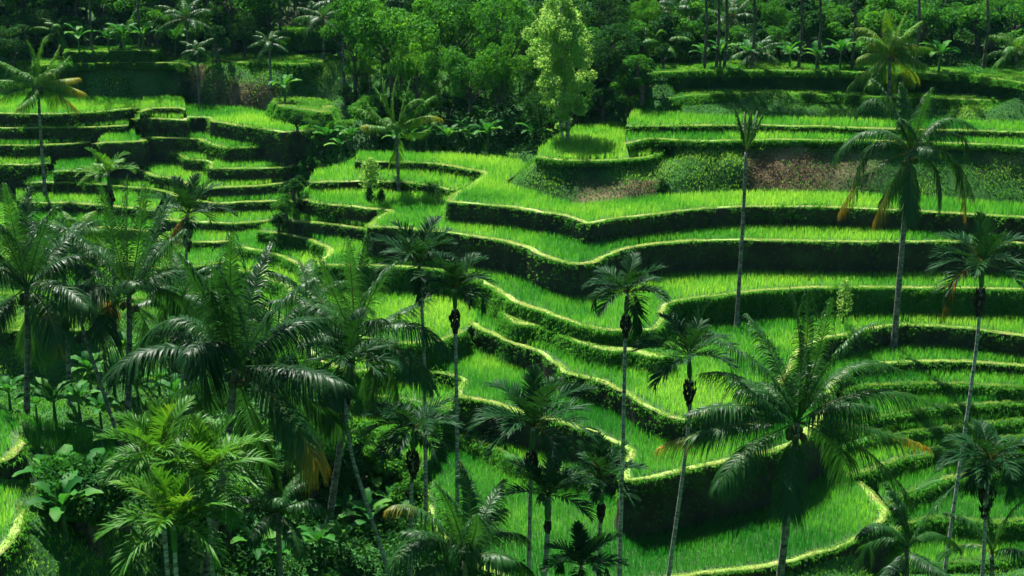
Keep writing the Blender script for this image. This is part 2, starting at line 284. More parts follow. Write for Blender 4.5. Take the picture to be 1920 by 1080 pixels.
CHK = 0
def resample(P, step):
    out = [P[0]]
    for a, b in zip(P[:-1], P[1:]):
        n = max(1, int(round(np.linalg.norm(b - a) / step)))
        for k in range(1, n + 1): out.append(a + (b - a) * k / n)
    return np.array(out)
def smooth_line(P, it=2):
    P = P.copy()
    for _ in range(it): P[1:-1] = P[1:-1] * .5 + (P[:-2] + P[2:]) * .25
    return P
def inside(X, Y, poly):
    r = np.zeros(X.shape, bool); n = len(poly)
    for i in range(n):
        x0, y0 = poly[i]; x1, y1 = poly[(i + 1) % n]
        if y0 == y1: continue
        c = (y0 > Y) != (y1 > Y)
        r ^= c & (X < (x1 - x0) * (Y - y0) / (y1 - y0) + x0)
    return r
for i, t in enumerate(T):
    z = t['z']
    f = np.array([at_z(px, py, z)[:2] for px, py in t['f']]); b = np.array([at_z(px, py, z)[:2] for px, py in t['b']])
    f = smooth_line(resample(f, 0.22), 3)
    wob = np.stack([fbm(f[:, 0] * .9, f[:, 1] * .9, 11 + i, 3), fbm(f[:, 0] * .9, f[:, 1] * .9, 57 + i, 3)], 1)
    f = f + wob * 0.20 + np.stack([fbm(f[:, 0] * 2.6, f[:, 1] * 2.6, 13 + i, 2), fbm(f[:, 0] * 2.6, f[:, 1] * 2.6, 59 + i, 2)], 1) * .08
    b = resample(np.vstack([f[-1:], b, f[:1]]), 0.8)[1:-1]
    t['F'] = f; t['poly'] = np.vstack([f, b]); t['nf'] = len(f)
    area = 0.5 * np.sum(t['poly'][:, 0] * np.roll(t['poly'][:, 1], -1) - np.roll(t['poly'][:, 0], -1) * t['poly'][:, 1])
    t['sign'] = 1 if area > 0 else -1
    lo = t['poly'].min(0); hi = t['poly'].max(0); t['bb'] = (lo, hi)

# ------------------------------------------------------------------ hillside height field
GX0, GX1, GY0, GY1, GS = -95., 95., -10., 260., 0.4
gx = np.arange(GX0, GX1, GS); gy = np.arange(GY0, GY1, GS); GXX, GYY = np.meshgrid(gx, gy)
K = np.full(GXX.shape, np.nan); TOPT = np.full(GXX.shape, -1)
for i in sorted(range(len(T)), key=lambda i: T[i]['z']):
    t = T[i]; ix0, iy0 = ((t['bb'][0] - [GX0, GY0]) / GS).astype(int) - 1; ix1, iy1 = ((t['bb'][1] - [GX0, GY0]) / GS).astype(int) + 2
    ix0 = max(ix0, 0); iy0 = max(iy0, 0)
    s = (slice(iy0, iy1), slice(ix0, ix1)); m = inside(GXX[s], GYY[s], t['poly'])
    K[s][m] = t['z']; TOPT[s][m] = i
terrace_mask = ~np.isnan(K)
big = np.where(terrace_mask, K, 99.); mn = big.copy()
for dy in (-2, -1, 0, 1, 2):
    for dx in (-2, -1, 0, 1, 2): mn = np.minimum(mn, np.roll(np.roll(big, dy, 0), dx, 1))
K = np.where(terrace_mask, mn - 0.3, np.nan)
def ctl(x, y, z, r=1.0):
    m = (np.hypot(GXX - x, GYY - y) < r) & ~terrace_mask; K[m] = z
# control points: (px, py, z) seen in the photo, or (x, y, z) of the land
for px, py, z in [(1230,135,15.6),(1330,133,15.6),(1440,132,15.7),(1560,133,15.7),(1700,137,15.7),(1820,140,15.7),(1910,190,14.6),(1205,170,14.4),
                  (1270,205,13.6),(1110,232,12.0),(1000,300,9.9),(960,280,9.6),(900,275,9.6),(800,275,9.6),(700,275,9.6),
                  (640,300,6.5),(600,290,4.5),(575,330,4.5),(556,380,3.5),(535,430,2.6),(505,440,2.4),
                  (200,122,13.8),(280,120,13.8),(340,122,13.8),(120,120,13.7),(20,125,13.7),(380,110,14.2),(440,100,14.5),(420,160,12.6),(350,185,11.7),
                  (470,175,11.9),(500,130,13.3),(560,100,14.2),(610,110,13.8),(520,185,11.7),(560,200,11.2),(610,205,10.8),(600,165,12.2),(640,150,12.4),(520,60,15.5),(600,60,15.6),
                  (700,180,12.0),(800,200,11.2),(900,210,11.0),(1000,200,11.8),(620,240,9.0),(560,262,8.2),(600,255,7.6),
                  (900,120,14.0),(1100,150,13.5),(760,120,14.0),
                  (130,350,4.0),(40,660,2.5),(120,700,.5),(200,640,1.5),(250,560,2.6),(100,560,5.2),(0,560,5.4),(350,560,1.6),(200,480,3.5),(400,640,-.5),(300,740,-1.5),
                  (460,800,-3.0),(560,900,-4.2),(640,1000,-4.5),(700,960,-2.8),(760,1000,-3.0),(560,1060,-5),(600,800,0.2),(540,720,1.0),
                  (1700,1000,-2),(1500,1090,-2.5),(1300,1110,-3),(1000,1130,-3.5),(850,1100,-3.5)]:
    p = at_z(px, py, z); ctl(p[0], p[1], z, 0.9)
for y, z in [(-10,29.5),(4,28.8),(10,19),(18,9.5),(26,1.5),(36,-4.5),(46,-5.5)]:
    for x in np.arange(-90, 91, 10.): ctl(x, y, z + (max(0, -x - 12) * 0.28 if y > 8 and x > -60 else (13 if x <= -60 and y > 8 else 0)), 1.2)
for px, py, z in [(60,870,8.6),(85,900,8.3),(70,950,8.4),(40,1040,8.2),(20,1080,8.0),(110,940,7.3),(110,1000,6.4),(160,960,4.2),(160,1060,3.5),(260,960,0.8),(250,870,2.5),(330,900,-1),(320,1040,-1.5),(420,1000,-3.2),(-100,900,10),(-100,1060,9),(150,770,2.2),(50,740,1.6)]:
    p = at_z(px, py, z); ctl(p[0], p[1], z, 0.9)
for y, z in [(118,16.3),(130,17.2),(150,19.5),(180,27),(220,40),(258,56)]:
    for x in np.arange(-90, 91, 6.): 
        zz = z - 1.8 * math.exp(-((x + 8) / 14) ** 2) * (y < 140) - (1.0 if x < -20 and y < 140 else 0) 
        if y > 136 or x > 2: ctl(x, y, zz, 1.2)
K[0, :] = 29.5; K[-1, :] = 57
# fill by coarse-to-fine relaxation
def fill(K):
    if min(K.shape) < 8:
        Z = np.where(np.isnan(K), np.nanmean(K), K); it = 60
    else:
        h, w = K.shape; h2, w2 = (h + 1) // 2, (w + 1) // 2
        P = np.full((h2 * 2, w2 * 2), np.nan); P[:h, :w] = K
        b = P.reshape(h2, 2, w2, 2).transpose(0, 2, 1, 3).reshape(h2, w2, 4); cnt = (~np.isnan(b)).sum(-1)
        Kc = np.where(cnt > 0, np.nansum(b, -1) / np.maximum(cnt, 1), np.nan)
        Zc = fill(Kc); Z = np.repeat(np.repeat(Zc, 2, 0), 2, 1)[:h, :w]; it = 40
    kn = ~np.isnan(K)
    Z = np.where(kn, K, Z)
    for _ in range(it):
        Pd = np.pad(Z, 1, mode='edge'); Z = np.where(kn, K, (Pd[:-2, 1:-1] + Pd[2:, 1:-1] + Pd[1:-1, :-2] + Pd[1:-1, 2:]) * .25)
    return Z
GZ = fill(K)
for _ in range(14):                                    # round off the fill away from the terraces
    Pd = np.pad(GZ, 1, mode='edge'); B = (Pd[:-2, 1:-1] + Pd[2:, 1:-1] + Pd[1:-1, :-2] + Pd[1:-1, 2:]) * .25
    GZ = np.where(terrace_mask, GZ, B)
# distance (in cells) from the terraces, to keep their rims clean of noise
D = np.where(terrace_mask, 0., 12.)
for _ in range(12):
    Pd = np.pad(D, 1, mode='edge'); D = np.minimum(D, 1 + np.minimum(np.minimum(Pd[:-2, 1:-1], Pd[2:, 1:-1]), np.minimum(Pd[1:-1, :-2], Pd[1:-1, 2:])))
amp = np.clip((D - 1) / 3.5, 0, 1)
spur = (np.abs(GYY - 100) < 16) & (GXX > -6)
nz = fbm(GXX * .16, GYY * .16, 3, 3) * 0.9 + fbm(GXX * .45, GYY * .45, 9, 3) * 0.6 + fbm(GXX * .38, GYY * .12, 27, 2) * 1.1 * spur
nz = np.where(spur, np.clip(nz, -.12, .9), nz)
GZ = GZ + amp * nz
def ground(x, y):
    x = np.asarray(x, float); y = np.asarray(y, float)
    fx = np.clip((x - GX0) / GS, 0, len(gx) - 1.001); fy = np.clip((y - GY0) / GS, 0, len(gy) - 1.001)
    i = fx.astype(int); j = fy.astype(int); u = fx - i; v = fy - j
    return (GZ[j, i] * (1 - u) + GZ[j, i + 1] * u) * (1 - v) + (GZ[j + 1, i] * (1 - u) + GZ[j + 1, i + 1] * u) * v
def top_terrace(x, y):
    i = np.clip(((np.asarray(x) - GX0) / GS + .5).astype(int), 0, len(gx) - 1); j = np.clip(((np.asarray(y) - GY0) / GS + .5).astype(int), 0, len(gy) - 1)
    return TOPT[j, i]
def surf(x, y):
    """height of whatever ground is on top at x, y"""
    k = top_terrace(x, y); zt = np.array([t['z'] for t in T] + [-99.])[k]
    return np.maximum(ground(x, y), zt)
def hit(px, py, y0=30., y1=230.):
    """first ground point seen through a photo pixel"""
    ys = np.arange(y0, y1, .25); r = ray(px, py); t = ys / r[1]; X = r[0] * t; Z = H + r[2] * t
    s = surf(X, ys); k = np.argmax(s >= Z); return np.array([X[k], ys[k], s[k]])
vx = np.unique(np.concatenate([np.arange(-400, -60, 12.), np.arange(-60, 62, .45), np.arange(62, 401, 12.)]))
vy = np.unique(np.concatenate([np.arange(-420, -8, 12.), np.arange(-8, 28, 2.), np.arange(28, 135, .45), np.arange(135, 260, 2.5), np.arange(260, 700, 20.)]))
VX, VY = np.meshgrid(vx, vy); VZ = ground(VX, VY) + np.maximum(0, VY - 258) * .25 + np.maximum(0, np.abs(VX) - 94) * .12
qx, qy, _ = project(VX, VY, VZ)
BARE = [[(1070,345),(1180,340),(1250,345),(1230,372),(1090,385)],[(1400,285),(1500,275),(1640,290),(1640,350),(1500,358),(1410,350)],[(322,190),(350,140),(375,115),(398,128),(372,165),(345,200)],[(400,155),(450,160),(520,170),(518,212),(440,205),(395,190)],[(1830,285),(1930,290),(1930,320),(1840,315)],[(500,45),(630,45),(630,60),(500,60)]]
bare = np.zeros(VX.shape)
for b_ in BARE: bare[inside(qx, qy, np.array(b_, float)) & (VY > 80) & (VY < 150)] = 1
for _ in range(2):
    Pd = np.pad(bare, 1, mode='edge'); bare = (Pd[:-2, 1:-1] + Pd[2:, 1:-1] + Pd[1:-1, :-2] + Pd[1:-1, 2:]) * .25
bare = np.clip(bare + .5 * fbm(VX * .8, VY * .8, 88, 3), 0, 1) * (bare > .05)
nx, ny = len(vx), len(vy); idx = np.arange(nx * ny).reshape(ny, nx)
Q = np.stack([idx[:-1, :-1], idx[:-1, 1:], idx[1:, 1:], idx[1:, :-1]], -1).reshape(-1, 4)
g = link('hillside', mesh('hillside', np.stack([VX, VY, VZ], -1).reshape(-1, 3), Q, None, [M['hill']], smooth=True, tint=bare.ravel()))
tag(g, 'green valley slopes and stream gully under the terraces', kind='structure')

# ------------------------------------------------------------------ terrace bodies: mud top, raised grassy bund, earth wall
for i, t in enumerate(T):
    P = t['poly']; n = len(P); z = t['z']; nf = t['nf']
    nx_ = np.roll(P, -1, 0) - np.roll(P, 1, 0); tg = norm(nx_); out = np.stack([tg[:, 1], -tg[:, 0]], 1) * t['sign']
    for _ in range(2): out = norm(np.roll(out, 1, 0) + out * 2 + np.roll(out, -1, 0))
    isf = np.zeros(n); isf[:nf] = 1; e = min(6, nf // 4); isf[:e] = np.arange(e) / e; isf[nf - e:nf] = np.arange(e)[::-1] / e
    bw = t['bund'] * (1 + .7 * fbm(P[:, 0] * .45, P[:, 1] * .45, 71 + i, 2)); sl_ = t['slant']
    wn_ = fbm(P[:, 0] * 1.3, P[:, 1] * 1.3, 21 + i, 3)
    rings = []; mats_ = []
    def ring(off, zz): rings.append(np.column_stack([P + out * np.broadcast_to(off, (n,))[:, None], np.broadcast_to(zz, (n,))]))
    ring(0 * isf, z)
    ring(-(bw + .14) * isf, z - .06)
    ring(-(bw - .02) * isf, z + .07 * isf + .02 * wn_)
    ring(-.10 * isf, z + .10 * isf + .04 * wn_)
    ring(.0 * isf, z + .02 - .03 * wn_)
    hs = [h_ for h_ in (.15, .25, .6, 1.1, 1.7, 2.4) if h_ < t['depth'] * .8] + [t['depth']]
    for k, h_ in enumerate(hs):
        wob = fbm(P[:, 0] * 1.1 + 7 * k, P[:, 1] * 1.1 - 5 * k, 31 + i, 3) * .22
        ring((sl_ * h_ + wob * min(1, .35 + .4 * h_)) * np.where(isf > .3, 1, .0), z - h_)
    R = len(rings); V = np.concatenate(rings); a = np.arange(n); b2 = (a + 1) % n
    Q = []; qm = []
    for k in range(1, R - 1):
        q = np.stack([k * n + a, k * n + b2, (k + 1) * n + b2, (k + 1) * n + a], -1)
        if t['sign'] < 0: q = q[:, ::-1]
        Q.append(q); m_ = np.full(n, 1 if k < 4 else 2); m_[(isf <= .01) & (k < 4)] = 0; qm.append(m_)
    from mathutils.geometry import delaunay_2d_cdt
    ov, _, of, _, _, _ = delaunay_2d_cdt([Vector((float(p[0]), float(p[1]))) for p in P], [], [list(range(n))], 1, 1e-4)
    V = np.concatenate([V, np.array([(p[0], p[1], z) for p in ov])]); tt = []
    for f_ in of:
        A_, B_, C_ = (ov[k] for k in f_[:3]); ccw = (B_ - A_).cross(C_ - A_) > 0
        tt.append([R * n + k for k in (f_ if ccw else f_[::-1])])
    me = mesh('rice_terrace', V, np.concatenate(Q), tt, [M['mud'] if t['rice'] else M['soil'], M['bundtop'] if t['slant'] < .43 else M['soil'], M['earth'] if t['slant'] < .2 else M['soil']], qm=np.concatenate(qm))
    o = link('rice_terrace', me); tag(o, t['label'], None, None, 'structure')
# ------------------------------------------------------------------ rice, bund grass, bank grass, undergrowth (nobody could count the blades)
def blades(P, nb, h, w, spread, lean, droop=0.25, seg2=.55, tj=.16):
    """nb grass blades round every point of P (N,3); returns verts, quads, tris, tint"""
    N = len(P) * nb
    B = np.repeat(P, nb, 0); a = rng.uniform(0, 2 * math.pi, N); r = spread * np.sqrt(rng.uniform(0, 1, N))
    B = B + np.stack([np.cos(a) * r, np.sin(a) * r, np.zeros(N)], 1)
    hh = np.repeat(np.broadcast_to(h, (len(P),)), nb) * rng.uniform(.65, 1.15, N); ln = rng.uniform(.15, 1, N) * lean
    b = rng.uniform(0, 2 * math.pi, N); dirv = np.stack([np.cos(b), np.sin(b), np.zeros(N)], 1)
    wdir = np.stack([-np.sin(b), np.cos(b), np.zeros(N)], 1) * (w * rng.uniform(.7, 1.3, N))[:, None]
    up = np.array([0, 0, 1.])
    mid = B + up * (hh * seg2)[:, None] + dirv * (hh * ln * .35)[:, None]
    tip = B + up * (hh * (1 - droop * ln))[:, None] + dirv * (hh * ln)[:, None]
    V = np.stack([B - wdir * .6, B + wdir * .6, mid + wdir * .9, mid - wdir * .9, tip], 1).reshape(-1, 3)
    k = np.arange(N)[:, None] * 5
    tint = np.repeat(np.clip(.5 + rng.normal(0, tj, len(P)), 0, 1), nb) + rng.normal(0, .12, N)
    return V, k + np.array([0, 1, 2, 3]), k + np.array([3, 2, 4]), np.repeat(np.clip(tint, 0, 1), 5)
def in_frame(P, mx=260, top=-200, bot=1240):
    x, y, zc = project(P[:, 0], P[:, 1], P[:, 2]); return (zc > 5) & (x > -mx) & (x < 1920 + mx) & (y > top) & (y < bot)
def dist_line(X, L):
    d = np.full(len(X), 1e9)
    A = L[:-1]; Bv = L[1:] - A; bb = (Bv ** 2).sum(1) + 1e-9
    for s in range(0, len(X), 20000):
        x = X[s:s + 20000, None, :] - A[None]; u = np.clip((x * Bv).sum(-1) / bb, 0, 1)
        d[s:s + 20000] = np.sqrt(((x - u[..., None] * Bv) ** 2).sum(-1).min(1))
    return d
def jit(lo, hi, s):
    X, Y = np.meshgrid(np.arange(lo[0], hi[0], s), np.arange(lo[1], hi[1], s))
    P = np.stack([X.ravel(), Y.ravel()], 1); return P + rng.uniform(-.38, .38, P.shape) * s
bund_pts = []; bund_dim = []; wall_pts = []; ledge_pts = []
for i, t in enumerate(T):
    lo, hi = t['bb']; z = t['z']; dist = (lo[1] + hi[1]) / 2
    s_ = .20 if dist < 75 else (.235 if dist < 100 else .28)
    P = jit(lo, hi, s_); P = P[inside(P[:, 0], P[:, 1], t['poly'])]
    for j, u in enumerate(T):
        if u['z'] > z and (u['bb'][0] < hi).all() and (u['bb'][1] > lo).all():
            P = P[~inside(P[:, 0], P[:, 1], u['poly'])]
    P3 = np.column_stack([P, np.full(len(P), z)]); P3 = P3[in_frame(P3)]
    if not len(P3): continue
    P3 = P3[ground(P3[:, 0], P3[:, 1]) < z + .05]
    dl = dist_line(P3[:, :2], t['F'])
    t['lipd'] = dl
    R3 = P3[dl > t['bund'] + .06 + .1 * rng.uniform(0, 1, len(P3))]
    if t['rice'] and len(R3):
        hgt = .47 + .06 * fbm(R3[:, 0] * .5, R3[:, 1] * .5, 77, 3)
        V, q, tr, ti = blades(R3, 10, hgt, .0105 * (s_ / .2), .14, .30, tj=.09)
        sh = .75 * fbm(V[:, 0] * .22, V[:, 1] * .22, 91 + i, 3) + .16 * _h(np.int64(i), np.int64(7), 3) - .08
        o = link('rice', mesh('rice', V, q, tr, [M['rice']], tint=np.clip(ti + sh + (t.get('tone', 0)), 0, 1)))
        tag(o, 'young rice growing on the ' + ' '.join(t['label'].split()[:11]), None, None, 'stuff')
    F_ = resample(t['F'], .09)
    tg = norm(np.gradient(F_, axis=0)); out = np.stack([tg[:, 1], -tg[:, 0]], 1) * t['sign']
    for k in range(7):
        off = rng.uniform(-t['bund'], .05, len(F_)); q = F_ + out * off[:, None] + rng.normal(0, .03, F_.shape)
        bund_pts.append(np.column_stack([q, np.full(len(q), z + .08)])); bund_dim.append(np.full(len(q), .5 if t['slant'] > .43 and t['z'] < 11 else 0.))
    for k in range(5 if t['slant'] < .2 else 22):                        # moss and grass tufts on the earth wall
        d = rng.uniform(0, 1, len(F_)) ** 1.3 * min(2.2, t['depth']); keep = fbm(F_[:, 0] * .7 + k, d * 1.1 + F_[:, 1] * .7, 5, 3) > (-.02 + .1 * d if t['slant'] < .2 else -.5)
        q = F_ + out * (t['slant'] * d + .07)[:, None]; wall_pts.append(np.column_stack([q, z - d])[keep])
    for k in range(1 if t['slant'] < .2 else 3):                         # grass hanging over the rim
        d = rng.uniform(0, 1, len(F_)) ** 1.5 * .45 * np.clip(.5 + 1.5 * fbm(F_[:, 0] * .5, F_[:, 1] * .5, 44, 2), 0, 1.5)
        wall_pts.append(np.column_stack([F_ + out * (t['slant'] * d + .06)[:, None], z - .02 - d]))
    if not t['rice']:
        ledge_pts.append(P3 + [0, 0, .0]); ledge_pts.append(P3 + [.1, .1, .0])
bp = np.concatenate(bund_pts); bd = np.concatenate(bund_dim); kk = in_frame(bp) & (fbm(bp[:, 0] * .8, bp[:, 1] * .8, 141, 3) < rng.uniform(.02, .45, len(bp))) & (rng.uniform(0, 1, len(bp)) < 1 - .45 * (bd > 0)); bp = bp[kk]; bd = bd[kk]
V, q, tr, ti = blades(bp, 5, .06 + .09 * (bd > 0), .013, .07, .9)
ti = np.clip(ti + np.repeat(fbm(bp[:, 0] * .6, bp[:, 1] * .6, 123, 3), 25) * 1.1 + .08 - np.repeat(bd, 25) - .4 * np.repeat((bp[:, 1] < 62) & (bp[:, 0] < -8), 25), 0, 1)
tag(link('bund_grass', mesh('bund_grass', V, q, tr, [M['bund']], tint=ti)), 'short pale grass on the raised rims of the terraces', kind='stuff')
wp = np.concatenate(wall_pts); wp = wp[in_frame(wp)]; wp = wp[surf(wp[:, 0], wp[:, 1]) < wp[:, 2] + .05]
V, q, tr, ti = blades(wp, 4, .18, .018, .08, 1.5, 1.1)
tag(link('wall_grass', mesh('wall_grass', V, q, tr, [M['grass']], tint=ti * .6)), 'dark tufts and moss clinging to the earth walls', kind='stuff')

wd = [];                                                                 # broad leaved weeds in clumps on the rims and walls
for t in T:
    F_ = resample(t['F'], .5); kz = fbm(F_[:, 0] * .25, F_[:, 1] * .25, 222, 3) > .12; F_ = F_[kz]
    if not len(F_): continue
    for k in range(3):
        dn = rng.uniform(-.1, 1.1, len(F_)) ** 1 * (rng.uniform(0, 1, len(F_)) < .8); sel = rng.uniform(0, 1, len(F_)) < .5
        wd.append(np.column_stack([F_ + rng.normal(0, .15, F_.shape), t['z'] + .1 - dn])[sel])
wd = np.concatenate(wd); wd = wd[in_frame(wd)]; wr = np.repeat(rng.uniform(.5, 1.4, len(wd)), 16)
Wc = np.repeat(wd, 16, 0) + rng.normal(0, 1, (len(wd) * 16, 3)) * [.16, .16, .12] * wr[:, None] + np.array([0, -.05, .1])
def leaves(Cn, N, size, aspect=.55, upb=.6, dirs=None):
    """rhombic leaves centred on the points Cn; dirs biases the normals"""
    n = len(Cn); nr = norm(rng.normal(0, 1, (n, 3)) + np.array([0, 0, upb]) + (0 if dirs is None else dirs * .8))
    a = norm(np.cross(nr, rng.normal(0, 1, (n, 3)))); b = np.cross(nr, a)
    s = (size * rng.uniform(.6, 1.35, n))[:, None]
    V = np.stack([Cn - a * s * .5, Cn + b * s * aspect * .5 - nr * s * .06, Cn + a * s * .5 - nr * s * .1, Cn - b * s * aspect * .5 - nr * s * .06], 1).reshape(-1, 3)
    return V, np.arange(n)[:, None] * 4 + np.arange(4)
V, q = leaves(Wc, 0, .15, .5, .6)
tag(link('weeds', mesh('weeds', V, q, None, [M['grass']], tint=np.repeat(np.clip(rng.normal(.3, .15, len(Wc)), 0, 1), 4))), 'leafy weeds sprouting in clumps from the rims and earth walls', kind='stuff')

def terrain_pts(s, y0, y1, x0=-60, x1=60):
    P = jit((x0, y0), (x1, y1), s); P = P[top_terrace(P[:, 0], P[:, 1]) < 0]
    P3 = np.column_stack([P, ground(P[:, 0], P[:, 1])]); return P3[in_frame(P3, 120, -150, 1200)]
# open grassy banks; the wood, the gully and its floor carry leafy undergrowth instead
gp = np.concatenate([terrain_pts(.26, 36, 72), terrain_pts(.185, 72, 136)])
gx_, gy_, _ = project(gp[:, 0], gp[:, 1], gp[:, 2])
def poly_px(px, py, pts): return inside(px, py, np.array(pts, float))
gully = poly_px(gx_, gy_, [(545,395),(600,300),(660,240),(700,190),(1000,180),(1180,120),(1180,240),(1000,290),(665,290),(575,345),(530,425),(480,560),(560,640),(640,700),(620,860),(800,900),(900,1100),(1200,1130),(1200,1300),(380,1300),(240,900),(300,760),(345,600),(480,430)])
wood = (gy_ < 128) & (gy_ < np.interp(gx_, [-300, 0, 120, 340, 400, 640, 900, 1200, 1300, 2200], [118, 118, 112, 108, 70, 62, 200, 118, 128, 128]))
bankm = ~(gully | wood)
hn = fbm(gp[:, 0] * .35, gp[:, 1] * .35, 41, 3)
dryz = poly_px(gx_, gy_, [(1060,340),(1250,340),(1250,385),(1070,385)]) | poly_px(gx_, gy_, [(1400,280),(1640,290),(1640,360),(1400,355)]) | poly_px(gx_, gy_, [(320,190),(375,120),(395,130),(345,200)]) | poly_px(gx_, gy_, [(400,150),(520,165),(520,215),(400,205)])
dry = bankm & dryz & (hn > rng.uniform(-.25, .25, len(hn)))
B = gp[bankm & ~dry]; lp = np.concatenate(ledge_pts); lp = lp[fbm(lp[:, 0], lp[:, 1], 19, 2) > -.6]; nb_ = len(B)
hb = np.concatenate([hn[bankm & ~dry], fbm(lp[:, 0] * .35, lp[:, 1] * .35, 41, 3)]); B = np.concatenate([B, lp])
V, q, tr, ti = blades(B, 5, .12 + .20 * np.clip(hb + .3, 0, 1), .024, .13, .9, tj=.05)
tag(link('bank_grass', mesh('bank_grass', V, q, tr, [M['grass']], tint=np.clip(ti + 1.1 * np.repeat(hb, 25), 0, 1))), 'rough grass covering the open banks between the terraces', kind='stuff')
V, q, tr, ti = blades(gp[dry], 5, .16, .022, .14, 1.6, tj=.1)
tag(link('dry_grass', mesh('dry_grass', V, q, tr, [M['dry']], tint=ti)), 'dead straw coloured grass on the scraped banks', kind='stuff')

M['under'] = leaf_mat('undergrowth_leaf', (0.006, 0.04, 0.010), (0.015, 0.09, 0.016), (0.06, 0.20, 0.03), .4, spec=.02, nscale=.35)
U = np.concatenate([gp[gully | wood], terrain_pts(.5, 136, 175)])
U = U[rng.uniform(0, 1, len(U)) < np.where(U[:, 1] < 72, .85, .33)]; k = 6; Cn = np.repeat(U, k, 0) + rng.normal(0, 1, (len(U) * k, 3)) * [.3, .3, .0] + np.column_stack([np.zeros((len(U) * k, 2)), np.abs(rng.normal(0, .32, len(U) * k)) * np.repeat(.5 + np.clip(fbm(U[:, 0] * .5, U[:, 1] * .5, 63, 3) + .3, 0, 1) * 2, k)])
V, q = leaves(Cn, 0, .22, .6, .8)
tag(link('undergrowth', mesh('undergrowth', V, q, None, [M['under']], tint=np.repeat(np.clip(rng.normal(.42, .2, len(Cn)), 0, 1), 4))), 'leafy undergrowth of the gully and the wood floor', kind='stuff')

# ------------------------------------------------------------------ palms
M['coco'] = leaf_mat('coconut_leaf', (0.009, 0.05, 0.012), (0.028, 0.12, 0.022), (0.36, 0.24, 0.02), .36, (1.3, 1.15, .5), rough=.42, spec=.16, nscale=.2, nvar=.35, midp=.6)
M['bright'] = leaf_mat('young_palm_leaf', (0.02, 0.10, 0.012), (0.065, 0.22, 0.02), (0.34, 0.34, 0.03), .4, (1.3, 1.15, .5), rough=.45, spec=.12, nscale=.3, nvar=.3, midp=.62)
M['areca'] = leaf_mat('areca_leaf', (0.005, 0.034, 0.010), (0.014, 0.075, 0.018), (0.40, 0.20, 0.02), .3, rough=.5, spec=.07, nscale=.2, nvar=.35, midp=.6)
M['deadf'] = leaf_mat('dead_frond', (0.20, 0.09, 0.02), (0.36, 0.17, 0.03), (0.45, 0.26, 0.05), .35, (1, 1, .8), rough=.7, spec=.1)
def bark_mat(name, c0, c1, rings=7.0):
    m, nt, N, Lk = new_mat(name)
    tc = N('ShaderNodeNewGeometry'); mp = N('ShaderNodeVectorMath'); mp.operation = 'MULTIPLY'; mp.inputs[1].default_value = (2.2, 2.2, rings)
    Lk(tc.outputs['Position'], mp.inputs[0]); n1 = N('ShaderNodeTexNoise'); n1.inputs['Scale'].default_value = 1.2; n1.inputs['Detail'].default_value = 4; n1.inputs['Roughness'].default_value = .7
    Lk(mp.outputs[0], n1.inputs['Vector']); r = ramp(nt, [(.36, c0), (.62, c1)]); Lk(n1.outputs['Fac'], r.inputs[0])
    p = N('ShaderNodeBsdfPrincipled'); p.inputs['Roughness'].default_value = .85; p.inputs['Specular IOR Level'].default_value = .2; Lk(r.outputs[0], p.inputs['Base Color'])
    b = N('ShaderNodeBump'); b.inputs['Strength'].default_value = .6; b.inputs['Distance'].default_value = .05; Lk(n1.outputs['Fac'], b.inputs['Height']); Lk(b.outputs[0], p.inputs['Normal'])
    o = N('ShaderNodeOutputMaterial'); Lk(p.outputs[0], o.inputs[0]); return m
M['bark'] = bark_mat('palm_bark', (0.04, 0.045, 0.04), (0.42, 0.42, 0.40), 9.0)
M['barkm'] = bark_mat('mottled_bark', (0.02, 0.02, 0.018), (0.24, 0.23, 0.21), 5.0)
M['barkd'] = bark_mat('dark_bark', (0.03, 0.028, 0.022), (0.12, 0.11, 0.09), 2.5)
M['shaft'] = bark_mat('green_shaft', (0.03, 0.09, 0.02), (0.07, 0.16, 0.04), 1.0)
M['husk'] = bark_mat('dark_fruit', (0.006, 0.005, 0.004), (0.03, 0.022, 0.014), 6)
M['nut'] = bark_mat('coconut_skin', (0.04, 0.06, 0.015), (0.10, 0.11, 0.03), 3)
